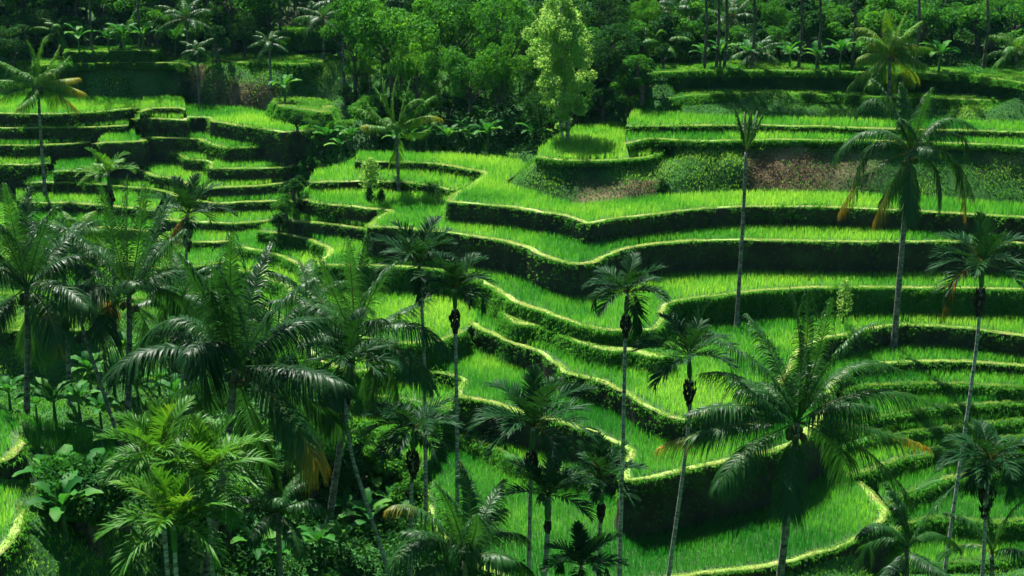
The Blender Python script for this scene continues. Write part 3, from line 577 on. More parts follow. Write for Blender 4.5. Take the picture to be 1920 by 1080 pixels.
def frond(P, leafL, w, n=46, droop=.5, a0=72, a1=26, petiole=.16, lift=.25, tint=.35, tipt=.0, mat='coco', rr=.03, flat=0.0, plume=1.0):
    """a feather frond along the curve P: midrib and two rows of leaflets"""
    A = Acc(); P = np.asarray(P, float); s = np.concatenate([[0], np.cumsum(np.linalg.norm(np.diff(P, axis=0), axis=1))]); Lg = s[-1]; s = s / Lg
    L = leafL
    t = np.linspace(petiole, .995, n); t = np.concatenate([t, np.clip(t + .4 / n, 0, .999)]); sd = np.concatenate([np.ones(n), -np.ones(n)])
    b = np.stack([np.interp(t, s, P[:, k]) for k in range(3)], 1)
    Tn = norm(np.stack([np.interp(t, s, np.gradient(P[:, k], s)) for k in range(3)], 1))
    rad = (P[-1] - P[0]) * [1, 1, 0]; rad = rad / max(np.linalg.norm(rad), .3)
    upv = np.array([0, 0, 1.]) - .8 * rad + 0 * Tn; side = norm(np.cross(Tn, upv) + 1e-3); nrm = norm(np.cross(side, Tn))
    u = (t - petiole) / (1 - petiole)
    ll = L * (np.sin(math.pi * np.clip(.13 + .80 * u, 0, 1)) ** .75) * rng.uniform(.86, 1.1, len(t)) * plume
    an = np.radians(a0 + (a1 - a0) * u) * rng.uniform(.93, 1.07, len(t))
    D = norm(Tn * np.cos(an)[:, None] + side * (sd * np.sin(an))[:, None] + nrm * (lift * rng.uniform(.5, 1.4, len(t)))[:, None])
    W = norm(np.cross(D, nrm) + rng.normal(0, .22, D.shape)) * (w * (.6 + .4 * np.sin(math.pi * u)))[:, None]
    dr = droop * rng.uniform(.75, 1.25, len(t)); rows = []
    for q, ww in ((0., .5), (.33, 1.), (.68, .75), (1., .08)):
        p = b + D * (ll * (q - .25 * dr * q * q))[:, None] - np.array([0, 0, 1.]) * (ll * dr * q ** 2)[:, None]
        rows += [p - W * ww, p + W * ww]
    V = np.stack(rows, 1).reshape(-1, 3); k = np.arange(len(t))[:, None] * 8
    Q = np.concatenate([k + np.array([0, 1, 3, 2]), k + np.array([2, 3, 5, 4]), k + np.array([4, 5, 7, 6])])
    tt = np.clip(tint + tipt * u ** 2 + rng.normal(0, .05, len(t)), 0, 1)
    tv = np.clip(np.repeat(tt, 8) + np.tile([0, 0, 0, 0, .3, .3, .6, .6], len(t)) * tipt * .5, 0, 1)
    A.add(V, Q, None, tv)
    tube(A, np.stack([np.interp(np.linspace(0, 1, 12), s, P[:, k]) for k in range(3)], 1), rr * np.linspace(1.3, .25, 12), 4, min(1, tint + .28 + tipt * .3))
    return A.mesh('frond', [M[mat]])
def arc(c, az, el, L, bend, n=12):
    """frond midrib: leaves c at elevation el, azimuth az, and bends down by `bend` radians on its way"""
    e = el - bend * np.linspace(0, 1, n) ** 1.3; d = np.stack([np.cos(e) * math.cos(az), np.cos(e) * math.sin(az), np.sin(e)], 1)
    return np.asarray(c) + np.concatenate([[[0, 0, 0]], np.cumsum(d[:-1] * (L / (n - 1)), 0)])
def traced(cpx, mpx, tpx, y, L, sgn, n=12):
    """midrib through three photo points; what its seen length lacks of L is depth"""
    u = np.linspace(0, 1, n); c, m, t = (np.array(v, float) for v in (cpx, mpx, tpx)); ct = 2 * m - .5 * (c + t)
    px = ((1 - u) ** 2)[:, None] * c + (2 * u * (1 - u))[:, None] * ct + (u ** 2)[:, None] * t
    seen = np.linalg.norm(np.diff(px, axis=0), axis=1).sum() * y / F; dp = math.sqrt(max(.0, L * L - seen * seen)) * sgn
    dp = max(-2.8, min(2.8, dp)); yy = y + dp * (u ** 1.15)
    return np.array([at_y(a, b, v) for (a, b), v in zip(px, yy)])
def trunk_line(pts, y, top):
    """trunk from the crown point down through photo points, carried on straight to the ground"""
    P = [np.array(top)] + [at_y(px, py, y) for px, py in pts]
    d = P[-1] - P[-2]; d = d / max(1e-6, -d[2]); q = P[-1].copy()
    for _ in range(400):
        if q[2] <= float(surf(q[0], q[1])) - .15: break
        q = q + d * .1
    if q[2] < P[-1][2] - .05: P.append(q)
    P = np.array(P)[::-1]; s = np.linspace(0, 1, 16); cum = np.concatenate([[0], np.cumsum(np.linalg.norm(np.diff(P, axis=0), axis=1))]); cum /= cum[-1]
    R = np.stack([np.interp(s, cum, P[:, k]) for k in range(3)], 1)
    return smooth_line(R, 3)
def palm_trunk(parent, P, r0, r1, base, mat='bark'):
    A = Acc(); n = 40; u = np.linspace(0, 1, n); s = np.linspace(0, 1, len(P)); Q = np.stack([np.interp(u, s, P[:, k]) for k in range(3)], 1)
    R = (r0 + (r1 - r0) * u) * (1 + .05 * np.sin(np.arange(n) * 2.4)) + r0 * .8 * np.exp(-u * 22)
    tube(A, Q - base, R, 9); return link('trunk', A.mesh('trunk', [M[mat]], True), parent)
def ball(A, c, r, sq=1.2, tint=.5):
    u = np.linspace(0, math.pi, 7); k = 8; a = np.arange(k) * 2 * math.pi / k
    V = np.array([[math.sin(x) * math.cos(b) * r, math.sin(x) * math.sin(b) * r, math.cos(x) * r * sq] for x in u for b in a]) + c
    Q = [[i * k + j, i * k + (j + 1) % k, (i + 1) * k + (j + 1) % k, (i + 1) * k + j] for i in range(6) for j in range(k)]
    A.add(V, Q, None, tint)
YB = math.pi / 2
def coconut(label, cpx, y, tr, fr=(), L=4.6, nrand=0, tint=.33, tipt=.04, mat='coco', droop=.8, r=.17, leafL=None, nuts=5, group='coconut palms on the terraces', seed=0, rL=None, w=.030, trunkmat='barkm', n=84, els=(1.35, -.35), name='coconut_palm', plume=1.):
    global rng
    keep = rng; rng = np.random.default_rng(100 + seed)
    c = at_y(cpx[0], cpx[1], y); P = trunk_line(tr, y, c); base = P[0]
    o = thing(name, label, 'palm tree', base, group)
    palm_trunk(o, P, r, r * .68, base, trunkmat)
    lf = (leafL or L * .2) * 1.28
    for k, f in enumerate(fr):
        sg = (1 if k % 2 else -1) if len(f) < 5 else f[4]
        tp = tipt if len(f) < 6 else f[5]
        Pf = traced(cpx, f[:2], f[2:4], y, L, sg)
        link('frond', frond(Pf - base, lf, w, n, droop=droop, tint=tint + rng.normal(0, .05), tipt=tp, mat=mat, plume=plume), o)
    if fr and len(fr) > 7 and nrand == 0: nrand = 4; rL = rL or L * .7; els = (1.3, .5)
    for k in range(nrand):
        az = k * 2.39996 + seed; q = (k + .5) / nrand; el = els[0] + (els[1] - els[0]) * q + rng.normal(0, .08)
        Lr = (rL or L) * rng.uniform(.85, 1.08) * (1 - .25 * (q < .12))
        Pf = arc(c, az, el, Lr, (1.25 - .35 * q) * rng.uniform(.8, 1.2))
        link('frond', frond(Pf - base, lf, w, n, droop=droop * rng.uniform(.8, 1.3), tint=tint + rng.normal(0, .05), tipt=(tipt if q < .7 else tipt * 3), mat=mat, plume=plume), o)
    for k in range(nuts):
        a = k * 2.4 + seed; A = Acc(); ball(A, c - base + [math.cos(a) * .32, math.sin(a) * .32, -.45 - .12 * (k % 3)], .15)
        link('coconut', A.mesh('coconut', [M['nut']], True), o)
    rng = keep
    return o
def areca(label, cpx, y, tr, L=1.75, n=9, seed=0, skirt=1.0, r=.085, dead=None, mat='areca', tint=.35, group='slender areca palms', up=1.2):
    global rng
    keep = rng; rng = np.random.default_rng(500 + seed)
    n = int(n * 1.4); L = L * 1.18
    c = at_y(cpx[0], cpx[1], y); P = trunk_line(tr, y, c); base = P[0]
    o = thing('areca_palm', label, 'palm tree', base, group); palm_trunk(o, P, r * 1.15, r * .85, base)
    A = Acc(); tube(A, np.linspace(c + (0, 0, .1), c + (P[-3] - c) / np.linalg.norm(P[-3] - c) * .95, 6) - base, [r * .5, r * .8, r * 1.1, r * 1.25, r * 1.3, r * 1.0], 8)
    link('crown_shaft', A.mesh('crown_shaft', [M['shaft']], True), o)
    for k in range(n):
        az = k * 2.39996 + seed * 1.3; q = (k + .5) / n; el = up + .15 - 1.25 * q + rng.normal(0, .1)
        Pf = arc(c, az, el, L * rng.uniform(.85, 1.15), rng.uniform(.5, 1.3) + .5 * q)
        link('frond', frond(Pf - base, L * .42, .034, 34, droop=.28, a0=58, a1=14, petiole=.14, lift=.5, tint=tint + rng.normal(0, .05), tipt=.05, mat=mat, rr=.022), o)
    if dead:
        Pf = traced(cpx, dead[:2], dead[2:4], y, L * 1.1, -1)
        d = link('frond', frond(Pf - base, L * .34, .035, 22, droop=.8, a0=55, a1=15, tint=.45, tipt=.2, mat='deadf', rr=.022), o); d['label'] = 'withered orange frond hanging down'
    if skirt:
        A = Acc(); q0 = c + (P[-3] - c) / np.linalg.norm(P[-3] - c) * 1.05
        for k in range(150):
            a = rng.uniform(0, 6.28); v = rng.uniform(0, 1); rad = (.09 + .15 * math.sin(math.pi * min(1, v + .15)) ) * skirt
            ball(A, q0 - base + [math.cos(a) * rad * rng.uniform(.5, 1), math.sin(a) * rad * rng.uniform(.5, 1), -v * .95 * skirt], rng.uniform(.02, .04), 3.2)
        link('fruit_cluster', A.mesh('fruit_cluster', [M['husk']], True), o)
    rng = keep
    return o

coconut('large coconut palm with arching dark fronds over the lowest rice field', (1495,792), 52, [(1490,860),(1463,1080)],
 [(1500,650,1480,538),(1512,650,1515,545),(1535,660,1560,560),(1455,680,1400,590),(1430,690,1345,640),(1400,715,1315,700),(1390,760,1290,775),(1370,800,1238,838,-1,.75),(1400,845,1345,915),(1485,880,1480,965,-1),
  (1610,835,1715,945),(1620,800,1738,838,1,.7),(1620,735,1738,752),(1590,690,1692,695),(1570,660,1640,605),(1550,740,1600,800),(1440,760,1370,700),(1560,830,1600,900)], L=5.0, seed=1, r=.19, nuts=7, nrand=0, droop=.85)
coconut('large dark coconut palm with fronds sweeping down on the left, growing from the gully', (440,690), 52, [(432,790),(418,880)],
 [(432,560,435,438),(470,560,507,458),(390,570,335,475),(335,596,245,690),(310,650,205,705),(345,730,240,805),(395,640,383,738,-1),(470,780,510,890),(530,765,598,880,-1,.9),(555,735,640,800),(545,690,648,720),(535,610,628,600),(520,580,590,520),(380,760,290,850),(420,600,400,500)], L=5.7, seed=2, r=.2, nuts=6, droop=.85, tint=.15, leafL=1.25, w=.036, n=96)
coconut('feathery coconut palm right of the large dark one, in front of the middle terraces', (665,640), 61, [(655,720),(630,890)],
 [(660,540,652,445),(676,540,690,440),(700,550,745,490),(745,590,808,560),(755,605,835,655),(720,665,748,765),(740,650,812,730),(610,590,540,545),(590,600,480,672),(600,560,560,490),(630,560,598,480),(600,660,520,740),(640,710,610,800),(700,690,690,760)], L=5.0, seed=3, r=.18, tint=.38, droop=.8)
coconut('tall coconut palm with drooping yellow tipped fronds standing on the right terraces', (1708,285), 80, [(1697,400),(1682,578)],
 [(1632,245,1562,300),(1655,190,1603,215),(1630,322,1572,400,-1,.8),(1698,210,1690,155),(1728,215,1748,165),(1765,225,1832,242,-1,.2),(1785,300,1812,405,-1,.7),(1775,285,1828,372,-1,.15),(1672,345,1637,415,-1,.6),(1690,330,1650,380),(1708,345,1710,410),(1670,190,1640,150),(1790,250,1820,300),(1640,270,1600,345),(1755,320,1765,390,-1,.2)], L=4.3, seed=4, r=.19, nuts=7, droop=.8, tint=.33)
coconut('coconut palm high on the right against the dark wood, behind the taller one', (1668,100), 108, [(1668,160),(1668,215)],
 [(1668,60,1662,20),(1685,58,1700,22),(1700,62,1727,40),(1640,62,1608,52),(1645,75,1612,70),(1705,88,1746,90),(1705,108,1735,125),(1698,125,1718,155),(1640,100,1612,108),(1635,125,1592,162),(1650,130,1628,160),(1668,130,1664,165)], L=3.4, seed=5, r=.16, tint=.6, leafL=.9, nuts=4, mat='bright', tipt=.1)
coconut('small coconut palm with ragged fronds standing alone left of the pale tree', (744,245), 99, [(745,300),(748,366)],
 [(704,213,682,178),(722,190,717,147),(738,190,745,140),(758,190,770,148),(785,200,815,180),(788,220,827,222,-1,.5),(700,215,660,200),(708,236,680,236,-1,.5),(762,198,792,186),(778,250,806,240),(725,200,700,160),(744,285,735,300)], L=3.1, seed=6, r=.13, tint=.45, leafL=.75, nuts=0, mat='bright', tipt=.1)
coconut('coconut palm with yellow drooping tips at the far left, over the striped terraces', (72,158), 112, [(74,220),(80,300)],
 [(62,110,50,75),(74,110,82,73),(95,120,112,85),(100,135,130,105),(110,150,148,146,-1,.7),(115,160,158,174,-1,1.0),(105,175,143,205,-1,1.0),(92,170,106,198),(30,130,0,115),(28,152,-14,150),(35,170,-6,188,-1,.5),(58,180,35,202,-1,.4)], L=3.5, seed=7, r=.15, tint=.42, leafL=.85, nuts=3, mat='bright', tipt=.2)
coconut('coconut palm cut by the left edge with fronds fanning over the lit terraces', (50,540), 60, [(52,640),(50,785)],
 [(28,440,8,345),(48,440,55,350),(75,450,105,385),(95,475,150,420),(5,440,-40,400),(-15,520,-90,520),(100,530,165,575),(85,575,110,650,-1,.4),(0,580,-45,640),(60,590,65,660),(-10,480,-70,450),(115,500,185,505)], L=5.0, seed=8, r=.16, tint=.2, leafL=1.1, n=92)
coconut('coconut palm with upright fronds between the left edge palm and the large dark palm', (242,555), 61, [(243,640),(240,800)],
 [(214,450,188,350),(238,440,240,330),(262,440,272,345),(285,455,318,365),(165,455,85,420),(155,500,75,480),(300,480,345,430),(300,540,355,590),(200,590,195,690,-1,.1),(270,600,300,660),(185,540,120,600),(310,510,375,520)], L=5.1, seed=9, r=.17, tint=.25, leafL=1.15, n=92)
coconut('short leaning coconut palm with orange tips beneath the left crowns', (145,575), 70, [(152,610),(167,655)],
 [(180,556,218,592,-1,1.),(120,556,82,590,-1,.6),(150,545,170,520),(115,570,90,620),(175,585,195,630)], L=2.8, seed=10, r=.12, tint=.4, nuts=0, leafL=.7)
coconut('young coconut palm rising from the bottom edge between the thin trunks', (872,1050), 46, [(872,1100)],
 [(800,962,728,955,-1,.4),(882,960,862,868),(850,965,815,905),(905,970,945,900),(800,1010,735,1060),(930,1000,985,1010),(890,1000,893,965),(940,1040,1000,1090),(820,1060,760,1110)], L=3.6, seed=11, r=.16, nuts=0, tint=.4, mat='coco', leafL=.85)
coconut('bare headed palm with a thin trunk and a few stiff stubs of fronds', (1399,285), 80, [(1394,400),(1383,580)],
 [(1388,240,1376,198,-1),(1396,245,1396,210),(1404,245,1408,212),(1412,240,1420,208),(1418,245,1435,203)], L=2.8, seed=12, r=.13, nuts=0, leafL=.27, w=.05, droop=1.0, tint=.42, tipt=.08)
coconut('low dark palm with shadowed fronds in the bottom right corner', (1700,1030), 55, [(1700,1080)], [(1660,985,1610,1005),(1690,960,1660,905),(1740,965,1790,910),(1750,1000,1800,1030),(1680,1060,1640,1100),(1650,1010,1600,1060),(1730,1050,1780,1080)], L=3.2, seed=13, r=.15, nuts=0, tint=.25)
coconut('low palm with pale arching fronds under the right hand tall trunk', (1860,1040), 56, [(1860,1090)], [(1830,985,1770,960),(1850,960,1840,900),(1890,970,1930,930),(1820,1020,1760,1040),(1900,1030,1960,1060)], L=3.0, seed=14, r=.15, nuts=0, tint=.42)
coconut('pale small palm behind the two left coconut crowns', (140,440), 95, [(142,480)], [], L=2.8, nrand=12, seed=15, r=.12, nuts=0, tint=.5, mat='bright', leafL=.7)

areca('areca palm with a dark skirt standing above the left palm crowns', (352,400), 72, [(350,450),(345,620)], 1.9, 10, 1, 1.1, dead=(335,425,328,450))
areca('tall areca palm left of the pair in the middle of the picture', (785,492), 62, [(790,560),(795,640),(799,965)], 2.0, 12, 2, 1.0)
areca('tall areca palm right of the pair in the middle of the picture', (853,540), 60, [(852,600),(856,700),(857,900)], 1.7, 11, 3, 1.1)
areca('tall areca palm with a straight pale trunk in front of the bulging wall terrace', (1176,548), 57, [(1172,620),(1170,760),(1161,1090)], 1.65, 11, 4, 1.0, up=1.0)
areca('areca palm with a leaning trunk before the undercut mid slope wall', (1292,668), 55, [(1297,740),(1285,860),(1252,1090)], 1.9, 10, 5, 1.2)
areca('tall leaning areca palm with an orange dead frond near the right edge', (1842,500), 60, [(1838,600),(1822,720),(1773,1060)], 2.1, 11, 6, 1.3, dead=(1795,520,1768,580))
areca('areca palm with a long curved trunk running to the bottom edge left of centre', (655,680), 55, [(645,760),(652,840),(690,950),(732,1085)], 1.9, 10, 7, .8)
areca('low areca palm with hanging fronds and a dark skirt left of the bottom centre', (775,800), 53, [(772,880),(769,1090)], 1.8, 12, 8, 1.3, up=.8)
areca('broad dark areca palm leftmost of the trio at the bottom centre', (1000,800), 50, [(995,880),(991,1090)], 2.1, 12, 9, 1.0)
areca('short areca palm with a bulging green shaft in the middle of the bottom trio', (1028,930), 49, [(1028,1000),(1020,1090)], 1.7, 9, 10, .6, r=.11)
areca('areca palm with bright upright leaves rightmost of the bottom trio', (1130,900), 51, [(1126,960),(1124,1010)], 1.6, 10, 11, .8)
areca('dark areca palm with a broad black skirt at the right edge bottom', (1855,860), 52, [(1850,940),(1843,1060)], 1.7, 13, 12, 1.6, up=.9)
areca('small yellow topped areca palm above the left terraces', (203,325), 82, [(208,370),(212,480)], 1.5, 8, 13, 1.2, mat='bright', tint=.5)
areca('low areca palm with pale fronds on the bottom edge right of centre', (1090,1060), 47, [(1088,1110)], 1.5, 9, 14, 0)
for k, (px, py, d, t_) in enumerate([(300,860,45,'upper left'), (388,895,44,'upper right'), (325,985,42,'lower')]):
    areca('bright green feathery clumping palm, %s crown of the bottom left clump' % t_, (px, py), d, [(px + 3, py + 60), (px + 8, py + 130)], 1.95, 13, 20 + k, 0, mat='bright', tint=.5, group='clumping palms at the bottom left', up=1.3)

# ------------------------------------------------------------------ broadleaf trees
M['tree'] = leaf_mat('tree_leaf', (0.016, 0.10, 0.020), (0.045, 0.22, 0.03), (0.13, 0.38, 0.04), .48, spec=.04, obj_var=.3, nscale=.3)
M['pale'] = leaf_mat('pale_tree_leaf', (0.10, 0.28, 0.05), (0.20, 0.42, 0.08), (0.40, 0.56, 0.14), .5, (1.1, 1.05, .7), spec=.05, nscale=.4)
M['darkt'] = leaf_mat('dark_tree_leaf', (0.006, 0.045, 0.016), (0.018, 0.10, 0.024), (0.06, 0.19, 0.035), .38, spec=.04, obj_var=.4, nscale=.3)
def tree_meshes(h, rx, rz, lobes, nleaf, leaf, mat, seed, shape='dome', trunk_r=.22, barkm='barkd'):
    """returns trunk mesh and crown mesh, base at the origin; crown centre at h - rz"""
    global rng
    keep = rng; rng = np.random.default_rng(seed); zc = h - rz; cs = []
    for k in range(lobes):
        d = norm(rng.normal(0, 1, 3)); rr = rng.uniform(.45, .95); 
        p = np.array([d[0] * rx * rr, d[1] * rx * rr, zc + d[2] * rz * rr * .9]); cs.append((p, rng.uniform(.24, .42) * min(rx, rz)))
    A = Acc(); per = nleaf // lobes
    for p, r in cs:
        d = norm(rng.normal(0, 1, (per, 3)) + [0, 0, .35]); rad = r * rng.uniform(.55, 1.12, per) ** .6
        Cn = p + d * rad[:, None] * [1.15, 1.15, .8]
        V, q = leaves(Cn, 0, leaf, .6, .5, d); A.add(V, q, None, np.repeat(np.clip(rng.normal(.5, .18, per) + rng.normal(0, .08), 0, 1), 4))
    cm = A.mesh('crown', [M[mat]])
    B = Acc(); n = 8; bend = rng.normal(0, .25, 2); tz = np.linspace(-.4, zc, n); tube(B, np.stack([bend[0] * (tz / zc) ** 2, bend[1] * (tz / zc) ** 2, tz], 1), trunk_r * np.linspace(1.25, .6, n), 7)
    for p, r in cs[:min(len(cs), 14)]:
        s0 = np.array([bend[0] * .3, bend[1] * .3, zc * rng.uniform(.45, .85)]); m_ = (s0 + p) / 2 + [0, 0, -.1 * rx]
        u = np.linspace(0, 1, 6)[:, None]; tube(B, (1 - u) ** 2 * s0 + 2 * u * (1 - u) * m_ + u ** 2 * p, trunk_r * np.linspace(.5, .12, 6), 5)
    tm = B.mesh('trunk', [M[barkm]], True); rng = keep
    return tm, cm
KIND = {'broad': [tree_meshes(9, 4.2, 2.8, 26, 7500, .26, 'tree', 31), tree_meshes(9, 3.8, 3.1, 24, 7000, .26, 'tree', 32), tree_meshes(9, 4.5, 2.5, 30, 8000, .24, 'tree', 33)],
        'dark': [tree_meshes(10, 3.2, 4.0, 24, 6500, .26, 'darkt', 41), tree_meshes(10, 3.6, 3.4, 22, 6500, .28, 'darkt', 42)],
        'bush': [tree_meshes(3.2, 1.8, 1.5, 12, 2600, .2, 'tree', 51), tree_meshes(3.0, 1.6, 1.4, 10, 2400, .22, 'darkt', 52)]}
def place_tree(kind, k, x, y, s, rz, label, group, name='tree', z=None, cat='tree', sz=1.):
    tm, cm = KIND[kind][k % len(KIND[kind])]; z = float(surf(x, y)) if z is None else z
    o = thing(name, label, cat, (x, y, z), group); o.rotation_euler = (0, 0, rz); o.scale = (s, s, s * sz)
    link('trunk', tm, o); link('crown', cm, o); return o
def tree_px(kind, k, px, py_top, y, w_px, label, group, name='tree', cat='tree'):
    """tree standing at distance y whose crown top is at px, py_top and whose crown is w_px wide"""
    top = at_y(px, py_top, y); g_ = float(surf(top[0], y)); hh = max(1.0, top[2] - g_)
    tm, cm = KIND[kind][k % len(KIND[kind])]; h0 = {'broad': 9, 'dark': 10, 'bush': 3.2}[kind]; w0 = {'broad': 9.4, 'dark': 7.8, 'bush': 3.9}[kind]
    s = w_px * y / F / w0
    return place_tree(kind, k, top[0], y, s, k * 1.7 + px * .01, label, group, name, cat=cat, sz=min(2.2, max(.6, hh / h0 / s)))
G1 = 'tall trees of the sunlit wood above the gully'
for k, (px, pt, y, w_, lb) in enumerate([(730,-20,118,210,'broad sunlit tree at the left end of the wood above the gully'),(850,-30,122,190,'rounded sunlit tree in the middle of the wood above the gully'),
    (950,-10,117,170,'sunlit tree just left of the tall pale tree'),(880,85,113,150,'lower spreading tree hanging over the dark gully'),(935,60,112,110,'leafy tree with drooping clusters beside the pale tree'),(660,-10,124,130,'shaded tree above the grassy slope left of the wood'),
    (780,60,114,120,'small spreading tree under the two largest sunlit trees')]):
    tree_px('broad', k, px, pt, y, w_, lb, G1)
G2 = 'dark trees right of the pale tree'
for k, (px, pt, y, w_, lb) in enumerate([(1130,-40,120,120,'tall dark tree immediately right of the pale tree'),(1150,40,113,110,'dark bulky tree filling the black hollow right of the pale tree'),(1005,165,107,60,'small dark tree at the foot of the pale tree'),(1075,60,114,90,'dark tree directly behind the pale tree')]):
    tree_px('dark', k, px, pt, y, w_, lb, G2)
G3 = 'bushes and small trees on the upper left slope'
for k, (px, pt, y, w_, lb) in enumerate([(18,40,132,85,'grey green bush at the far left edge of the wood'),(62,18,136,80,'rounded tree behind the far left palm'),(290,12,134,62,'pale rounded tree on the upper left slope'),(405,38,130,60,'bushy tree right of the upper left palm'),
    (455,15,134,70,'dense tree above the grassy left shoulder'),(572,38,124,28,'small round pale shrub on the upper grassy shoulder'),(500,5,140,70,'dark tree above the upper grassy shoulder'),(340,70,128,45,'low bush on the upper left bank'),(160,10,140,90,'dark tree behind the upper left banana plants'),(225,0,142,80,'dark tree between the pale rounded tree and the left edge')]):
    tree_px('bush' if w_ < 70 else 'dark', k, px, pt, y, w_, lb, G3)
G4 = 'trees of the upper right wood'
for k, (px, pt, y, w_, lb) in enumerate([(1215,-10,122,75,'light leafy tree at the left end of the upper right wood'),(1290,60,117,50,'pale bush between the palms of the upper right wood'),(1345,45,120,55,'greyish bush in the upper right wood'),(1400,-10,126,70,'leafy tree above the bright strip of field'),(1455,-10,122,70,'leafy tree in the middle of the upper right wood'),
    (1500,40,118,60,'bush on the rim of the upper right bank'),(1550,10,120,60,'dark bush left of the high right palm'),(1790,5,120,110,'dark tree right of the high right palm'),(1880,-10,122,90,'tree in the upper right corner'),(1245,75,114,45,'low bush on the left end of the upper right bank')]):
    tree_px('bush' if w_ < 62 else 'broad', k, px, pt, y, w_, lb, G4)
n_ = 0
for yy in (140, 152, 166, 182, 200):
    for x in np.arange(-yy * .42, yy * .42, 6.2):
        x_ = x + rng.uniform(-2, 2); y_ = yy + rng.uniform(-4, 4)
        if abs(x_ - 24) < 3.5 and yy < 150: continue
        n_ += 1
        place_tree('dark' if n_ % 3 else 'broad', n_, x_, y_, rng.uniform(.85, 1.3), rng.uniform(0, 6), 'dark forest tree in the dense wood behind the terraces', 'forest trees behind the terraces', 'forest_tree')
# tall pale tree
def pale_tree():
    global rng
    keep = rng; rng = np.random.default_rng(77); y = 104.; base = at_y(1062, 272, y); base[2] = float(surf(base[0], y)); k = y / F
    o = thing('pale_tree', 'tall slender tree with light yellow green leaves standing against the dark wood', 'tree', base)
    A = Acc(); B = Acc()
    Wd = [(1052,8,30),(1040,30,36),(1062,40,34),(1030,62,34),(1075,66,34),(1050,90,38),(1012,98,26),(1082,110,28),(1035,115,34),(1060,130,34),(1078,160,26),(1045,155,30),(1095,165,16),(1035,180,22),(1070,190,26),(1048,210,20),(1085,198,18),(1060,232,16)]
    stem = np.array([at_y(*p, y) for p in [(1064,274),(1066,220),(1060,170),(1052,110),(1050,60),(1050,15)]]) - base
    tube(B, smooth_line(resample(stem, .8), 2), np.linspace(.16, .03, len(resample(stem, .8))), 7)
    tube(B, np.array([at_y(*p, y) for p in [(1058,274),(1050,230),(1040,180),(1032,120)]]) - base, [.11, .09, .06, .03], 6)
    for px, py, r in Wd:
        for j in range(9):
            c = at_y(px + rng.normal(0, r * .45), py + rng.normal(0, r * .5), y + rng.normal(0, 1.0)) - base
            n = int(7 * r * .62); d = norm(rng.normal(0, 1, (n, 3))); Cn = c + d * (r * k * .42 * rng.uniform(.3, 1.1, n) ** .7)[:, None]
            V, q = leaves(Cn, 0, .19, .75, .2, d); A.add(V, q, None, np.repeat(np.clip(rng.normal(.55, .2, n), 0, 1), 4))
        c0 = at_y(px, py, y) - base; s0 = np.array([np.interp(c0[2] - 1.2, stem[:, 2], stem[:, 0]), 0, max(1, c0[2] - 1.2)]); u = np.linspace(0, 1, 5)[:, None]
        tube(B, s0 * (1 - u) + c0 * u, np.linspace(.05, .012, 5), 4)
    link('trunk', B.mesh('trunk', [M['bark']], True), o); link('crown', A.mesh('crown', [M['pale']]), o); rng = keep
pale_tree()
def sapling(px, py_base, y, hpx, wpx, label, mat='pale', leaf=.17, n=900):
    base = at_y(px, py_base, y); base[2] = float(surf(base[0], y)); h = hpx * y / F; w = wpx * y / F / 2
    o = thing('sapling', label, 'small tree', base); A = Acc(); B = Acc()
    z = rng.beta(2, 1.6, n) * h * .9 + h * .12; rr = w * np.sqrt(np.clip(np.sin(math.pi * z / h / 1.05), .05, 1)) * rng.uniform(.2, 1, n); a = rng.uniform(0, 6.28, n)
    a = a + np.round(z / h * 6) * 1.1; V, q = leaves(np.stack([np.cos(a) * rr, np.sin(a) * rr, z], 1), 0, leaf, .7, .4); A.add(V, q, None, np.repeat(np.clip(rng.normal(.5, .2, n), 0, 1), 4))
    tube(B, np.stack([np.zeros(6), np.zeros(6), np.linspace(-.2, h * .9, 6)], 1), np.linspace(.05, .015, 6), 5)
    for j in range(10):
        a = j * 2.4; z0 = h * (.25 + .06 * j); tube(B, [(0, 0, z0), (math.cos(a) * w * .4, math.sin(a) * w * .4, z0 + w * .3), (math.cos(a) * w * .8, math.sin(a) * w * .8, z0 + w * .4)], [.02, .014, .008], 4)
    link('trunk', B.mesh('trunk', [M['barkd']]), o); link('crown', A.mesh('crown', [M[mat]]), o)
sapling(695, 362, 98.0, 78, 46, 'pale leafy sapling beside the lone small coconut palm', n=1100)
sapling(1582, 582, 80.5, 100, 34, 'thin sapling on the right terraces under the tall wall', n=500, leaf=.15)
sapling(1245, 305, 94.0, 62, 34, 'dark leafy sapling on the end of the knoll', mat='darkt', n=900)
sapling(822, 372, 96.0, 34, 18, 'knee high yellow tipped plant on the path corner', n=160, leaf=.16)
sapling(693, 400, 96.0, 34, 16, 'left one of two tiny dark trees in the rice', mat='darkt', n=260)
sapling(716, 402, 96.0, 30, 16, 'right one of two tiny dark trees in the rice', mat='darkt', n=240)
sapling(310, 372, 98.0, 70, 50, 'pale bushy sapling behind the left palm crowns', n=1000)
sapling(20, 372, 95.0, 70, 60, 'grey green shrub at the left edge beside the terraces', n=1100)

